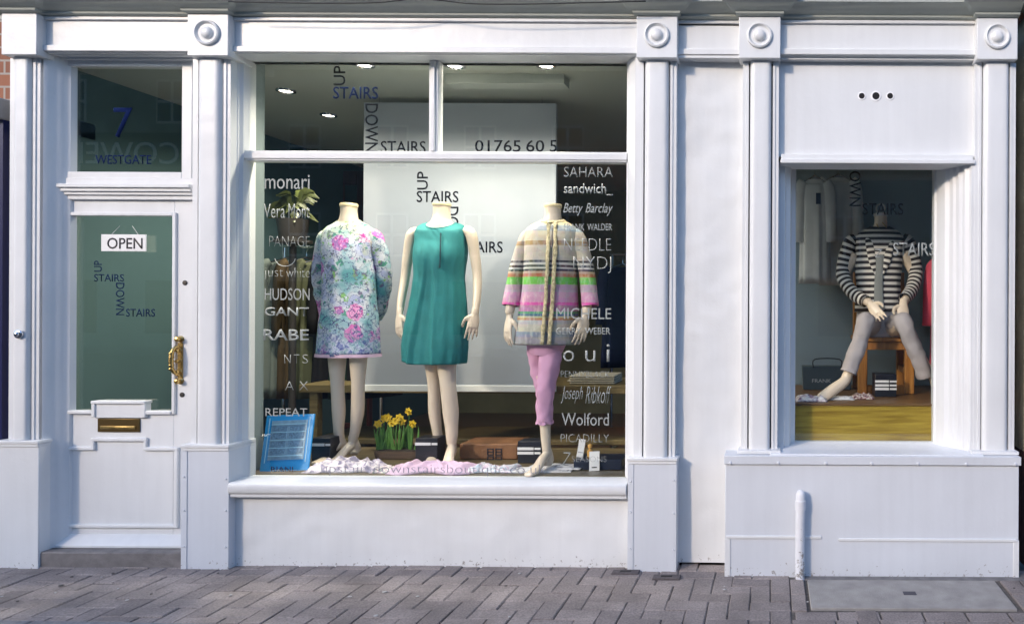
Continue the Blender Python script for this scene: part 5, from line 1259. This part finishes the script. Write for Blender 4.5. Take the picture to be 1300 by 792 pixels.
# chair
CY0, CY1 = .78, 1.12
ch_ = empty('wooden_chair', (W(1122, 500, .95).x, .95, RF), 'orange brown wooden chair under the seated mannequin', 'chair')
OAK = wood_mat('orange_oak', (.30, .12, .025), (.50, .23, .055), .4, 'Z')
cxa, cxb = W(1089.5, 470, CY0).x, W(1161, 470, CY0).x; zs_ = W(1120, 428, CY0).z
for x in (cxa, cxb - .062):
    MB().box(x, x + .062, CY0, CY0 + .055, RF + .001, zs_ - .03).build('leg', OAK, ch_, bevel=.006)
    MB().box(x + .005, x + .057, CY1, CY1 + .05, RF + .001, zs_ + .45).build('back_post', OAK, ch_, bevel=.006)
    MB().box(x + .012, x + .05, CY0 + .05, CY1, RF + .13, RF + .17).build('side_stretcher', OAK, ch_, bevel=.004)
MB().box(cxa - .008, cxb + .008, CY0 - .015, CY1 + .06, zs_ - .03, zs_).build('seat', OAK, ch_, bevel=.008)
MB().box(cxa + .062, cxb - .062, CY0 + .008, CY0 + .045, zs_ - .085, zs_ - .03).build('apron', OAK, ch_, bevel=.003)
MB().box(cxa + .062, cxb - .062, CY0 + .01, CY0 + .04, W(1120, 501, CY0).z, W(1120, 489, CY0).z).build('stretcher', OAK, ch_, bevel=.003)
for zz_ in (.2, .36): MB().box(cxa + .06, cxb - .06, CY1 + .008, CY1 + .042, zs_ + zz_, zs_ + zz_ + .07).build('back_rail', OAK, ch_, bevel=.004)
# seated mannequin
Y4 = .90
root = empty('mannequin', (W(1117, 430, Y4).x, Y4, RF), 'seated headless mannequin in a black and white striped jacket and grey trousers', 'mannequin')
hipz = zs_ + .10
def T(px, py, dy=0.0): return W(px, py, Y4 + dy)
b = MB()
torso(b, [S(1118, 273, Y4, .042, .044), S(1118, 283, Y4, .043, .046), S(1117, 290, Y4, .056, .053), S(1117, 297, Y4, .1, .062), S(1116, 308, Y4, .145, .07), S(1115, 342, Y4, .145, .1), S(1115, 365, Y4, .13, .095), S(1115, 388, Y4, .12, .09), S(1116, 410, Y4, .13, .10), S(1117, 420, Y4, .12, .10), S(1117, 426, Y4, .08, .07)])
kneeL, kneeR = W(1098, 411, Y4 - .34), W(1147, 412, Y4 - .34)
ankL, ankR = W(1072, 484, Y4 - .40), W(1186, 480, Y4 - .30)
b.tube([T(1105, 418), T(1102, 414, -.17), kneeL, W(1087, 445, Y4 - .36), W(1076, 476, Y4 - .39), ankL], [.075, .058, .044, .04, .031, .027], 14, sub=4)
b.tube([T(1128, 418), T(1138, 415, -.17), kneeR, W(1163, 445, Y4 - .33), W(1180, 472, Y4 - .30), ankR], [.075, .058, .044, .04, .031, .027], 14, sub=4)
toeL = W(1043, 511, Y4 - .47); toeL.z = max(toeL.z, RF + .016)
b.tube([ankL + Vector((.02, .02, .04)), ankL, ankL.lerp(toeL, .5), toeL, toeL + (toeL - ankL).normalized() * .02], [(.033, .033), (.034, .035), (.038, .032), (.036, .016), (.02, .01)], 12, sub=3)
toeR = W(1194, 508, Y4 - .36); toeR.z = RF + .016
b.tube([ankR + Vector((-.01, .02, .04)), ankR, ankR.lerp(toeR, .5), toeR, toeR + (toeR - ankR).normalized() * .02], [(.033, .033), (.034, .035), (.038, .032), (.036, .016), (.02, .01)], 12, sub=3)
wl, wr_ = W(1104, 385, Y4 - .22), W(1147, 385, Y4 - .24)
b.tube([T(1085, 322), T(1071, 352, .0), T(1083, 372, -.10), wl], [.045, .037, .033, .025], 12, sub=4)
hand(b, wl, W(1122, 408, Y4 - .30), (.5, 0, .8), (0, -1, 0), .30, 1.0)
b.tube([T(1147, 322), T(1162, 350, .0), T(1156, 368, -.10), wr_], [.045, .037, .033, .025], 12, sub=4)
hand(b, wr_, W(1144, 424, Y4 - .33), (-.9, 0, .2), (0, -1, -.3), .16, 1.1)
finish_body(b, 'body', root)
# metal neck fitting: cap with ring
nk = W(1118, 275, Y4)
q = MB().lathe([(.046, 0), (.05, .006), (.05, .02), (.03, .028), (.028, .034), (.001, .035)], Matrix.Translation(nk), 24)
q.tube([nk + Vector((.03 * math.cos(a_), 0, .055 + .03 * math.sin(a_))) for a_ in [2 * math.pi * k / 24 for k in range(25)]], .006, 8)
q.build('neck_ring', mat('pale_steel', (.62, .62, .60), .3, metal=.6), root, smooth=50)
STR = stripe_mat('black_white_stripe', (.035, .03, .035), (.72, .70, .66), .040, .52)
c = MB(); jf = lambda a, t: (1 + .012 * math.sin(7 * a + 1) * t)
cloth_loft(c, [S(1117, 287, Y4, .066, .062, 2.0, .22), S(1117, 289.5, Y4, .09, .07, 2.1, .15), S(1117, 293, Y4, .122, .078, 2.2, .08), S(1116, 297.5, Y4, .15, .088, 2.3), S(1116, 305, Y4, .166, .10, 2.4), S(1115, 336, Y4, .160, .118, 2.3), S(1115, 364, Y4, .150, .114), S(1115, 396, Y4, .162, .122)], fn=jf)
sleeve(c, [T(1086, 303), T(1078, 311), T(1070, 347, .0), T(1082, 371, -.09), wl + Vector((-.02, .02, .012))], [.034, .048, .048, .044, .040], wr=.004)
sleeve(c, [T(1146, 302), T(1154, 310), T(1162, 345, .0), T(1157, 368, -.09), wr_ + Vector((.008, .03, .025))], [.034, .048, .048, .044, .040], wr=.004)
jk = c.build('jacket', STR, root, smooth=180)
sh_ = MB(); sh_.tube([T(1117, 314, -.088), T(1117, 325, -.108), T(1116, 345, -.126), T(1115.5, 370, -.124), T(1116, 394, -.137)], [(.022, .008), (.03, .008), (.028, .008), (.03, .008), (.036, .006)], 12, sub=3)
sh_.build('shirt', fabric('grey_shirt', (.26, .28, .28)), root, smooth=180)
lp = MB()
for s_ in (-1, 1): lp.tube([T(1117 + s_ * 13, 293, -.04), T(1117 + s_ * 13, 305, -.085), T(1117 + s_ * 10, 328, -.116), T(1116 + s_ * 5, 348, -.128)], [(.022, .012), (.03, .010), (.026, .008), (.006, .005)], 10, sub=4)
lp.build('lapel', STR, root, smooth=180)
tr_ = MB(); n0 = W(1118, 291, Y4)
tr_.tube([n0 + Vector((-.035, -.045, .03)), n0 + Vector((-.01, -.075, -.02)), n0 + Vector((.02, -.085, -.05)), n0 + Vector((.03, -.06, .0)), n0 + Vector((.0, -.062, .04))], .004, 6, sub=4); tr_.build('necklace', BRASS, root)
GTR = fabric('grey_trousers', (.45, .41, .41), .8, .06)
c = MB()
trouser(c, [T(1110, 410, .02), T(1104, 412, -.10), T(1099, 409, -.28), kneeL + Vector((0, -.02, .008)), W(1092, 432, Y4 - .36), W(1084, 454, Y4 - .375), W(1077, 473, Y4 - .39)], [.105, .08, .063, .055, .051, .051, .054])
trouser(c, [T(1124, 410, .02), T(1137, 413, -.10), T(1145, 409, -.28), kneeR + Vector((0, -.02, .008)), W(1158, 436, Y4 - .345), W(1168, 460, Y4 - .33), W(1174, 477, Y4 - .31)], [.105, .08, .063, .055, .051, .051, .053])
cloth_loft(c, [S(1116, 392, Y4, .15, .115), S(1117, 414, Y4, .165, .132), S(1117, 426, Y4, .16, .13), S(1117, 430, Y4, .10, .09)], n=28, hem=False)
c.build('trousers', GTR, root, smooth=180)
# black box with three white bands
striped_box(1111, 1138, 475, 513, .62, [(482.5, 485.5), (487.5, 490.5), (492, 495)], 'black box with three white bands under the wooden chair', zb0=RF + .001, split=.64, depth=.14)
# dark carrier bag with pale print
bg_ = empty('carrier_bag', (W(1046, 508, 1.0).x, 1.0, RF), 'dark slate carrier bag with pale print beside the seated mannequin', 'bag')
xa_, xb_ = W(1018, 500, 1.0).x, W(1082, 500, 1.0).x; zt_ = W(1040, 465, 1.0).z
MB().prism([(xa_ + .01, RF + .001), (xb_ - .01, RF + .001), (xb_, zt_), (xa_, zt_)], 'y', 1.0, 1.12).build('bag_body', mat('slate_card', (.07, .10, .115), .5), bg_, bevel=.004)
MB().tube([(xa_ + .08, .998, zt_ - .01), (xa_ + .09, .985, zt_ + .05), (xb_ - .09, .985, zt_ + .05), (xb_ - .08, .998, zt_ - .01)], .004, 6, sub=4).build('handle', BLK, bg_)
lettering('FRANK', 1031, 481, 1055, 485.5, .998, mat('bag_print', (.55, .58, .58), .5), bg_)
# folded print clothes and jewellery along the platform front
def heap2(px0, px1, Y, hgt, m, label, seed):
    a, b_ = W(px0, 512, Y), W(px1, 512, Y); vs = []; fs = []; nx, ny = 40, 16
    for j in range(ny + 1):
        for i in range(nx + 1):
            u, v = i / nx, j / ny; ed = min(1, 7 * min(u, 1 - u)) ** .6 * min(1, 4 * min(v, 1 - v)) ** .6
            vs.append((a.x + (b_.x - a.x) * u + .02 * mnoise.noise((u * 5, v * 5, seed)), Y + .13 * (v - .5), RF + .003 + ed * hgt * (.45 + .6 * abs(mnoise.noise((u * 6, v * 3, seed))))))
    for j in range(ny):
        for i in range(nx): fs.append((j * (nx + 1) + i, j * (nx + 1) + i + 1, (j + 1) * (nx + 1) + i + 1, (j + 1) * (nx + 1) + i))
    o = MB().add(vs, fs).build('scarf', m, loc=((a.x + b_.x) / 2, Y, RF), smooth=180); s_ = o.modifiers.new('t', 'SOLIDIFY'); s_.thickness = .003; s_.offset = -1
    tag(o, label, 'scarf', 'scarves in the right window')
heap2(1010, 1048, .42, .05, print_mat('mauve_print', (.25, .18, .26), (.6, .55, .6), (.75, .75, .75), 30), 'mauve printed scarf folded at the left of the right window', 31)
heap2(1040, 1084, .52, .025, fabric('white_cloth', (.72, .72, .72)), 'thin white scarf lying behind the seated mannequin foot', 37)
heap2(1080, 1108, .56, .04, print_mat('berry_print', (.10, .03, .05), (.5, .35, .32), (.6, .6, .55), 70), 'berry coloured printed scarf beside the chair leg', 41)
# hanging garments on the wall
def wall_garment(px0, px1, py0, py1, Y, m, label, slv=True):
    xa_, xb_ = W(px0, (py0 + py1) / 2, Y).x, W(px1, (py0 + py1) / 2, Y).x; zt_, zb2 = W(px0, py0, Y).z, W(px0, py1, Y).z
    return garment((xa_ + xb_) / 2, Y, zt_ + .03, zt_ - zb2 + .03, (xb_ - xa_) * .96, m, label, 'clothes hanging in the right window', th=.045)
wall_garment(1014, 1054, 228, 360, 1.18, fabric('white_knit', (.74, .76, .74)), 'white top hanging at the far left of the right window')
g2 = wall_garment(1040, 1088, 226, 362, 1.26, fabric('off_white', (.74, .76, .74)), 'off white top hanging beside the far left one')
tg = W(1039, 252, 1.1); o = MB().box(tg.x - .017, tg.x + .017, 1.105, 1.109, tg.z - .04, tg.z + .04).build('swing_tag', mat('navy_tag', (.01, .015, .05), .5), loc=tg); tag(o, 'dark swing tag hanging on the white top', 'tag')
wall_garment(1180, 1230, 330, 470, .95, fabric('coral_pink', (.75, .10, .16)), 'coral pink top hanging at the right edge of the right window')

# open sign on its cord
Yo = DY - .002
c0, c1 = W(130, 319, Yo), W(187, 298, Yo)
op = MB().box(c0.x, c1.x, Yo - .008, Yo - .003, c0.z, c1.z).build('open_sign', mat('sign_white', (.80, .80, .78), .4), loc=((c0.x + c1.x) / 2, Yo, c0.z), bevel=.001)
tag(op, 'small white OPEN sign hanging by a cord on the door glass', 'sign')
lettering('OPEN', 136, 302, 181, 316, Yo - .0085, mat('sign_black', (.01, .01, .012), .5), op, bold=.008)
cd = MB(); cd.tube([W(141, 298.5, Yo - .005), W(152, 287, Yo + .008)], .0012, 5); cd.tube([W(176, 298.5, Yo - .005), W(168, 287, Yo + .008)], .0012, 5); cd.build('cord', mat('cord_white', (.6, .6, .58), .7), op)
# cable along the cornice
cb = MB().tube([W(290, 2.5, -.13), W(400, 4.5, -.13), W(470, 4.0, -.13), W(505, 1.2, -.13), W(530, -2, -.13), W(560, 1, -.13), W(600, 5.2, -.13), W(660, 5.8, -.13), W(740, 4, -.13), W(820, 2, -.13)], .0035, 7, sub=6)
cable = cb.build('cable', mat('cable_black', (.012, .012, .012), .6), loc=W(500, 2, -.13), smooth=180); tag(cable, 'thin black cable sagging along the top of the cornice', 'cable')
for o in bpy.data.objects:
    if '_o' in o: del o['_o']
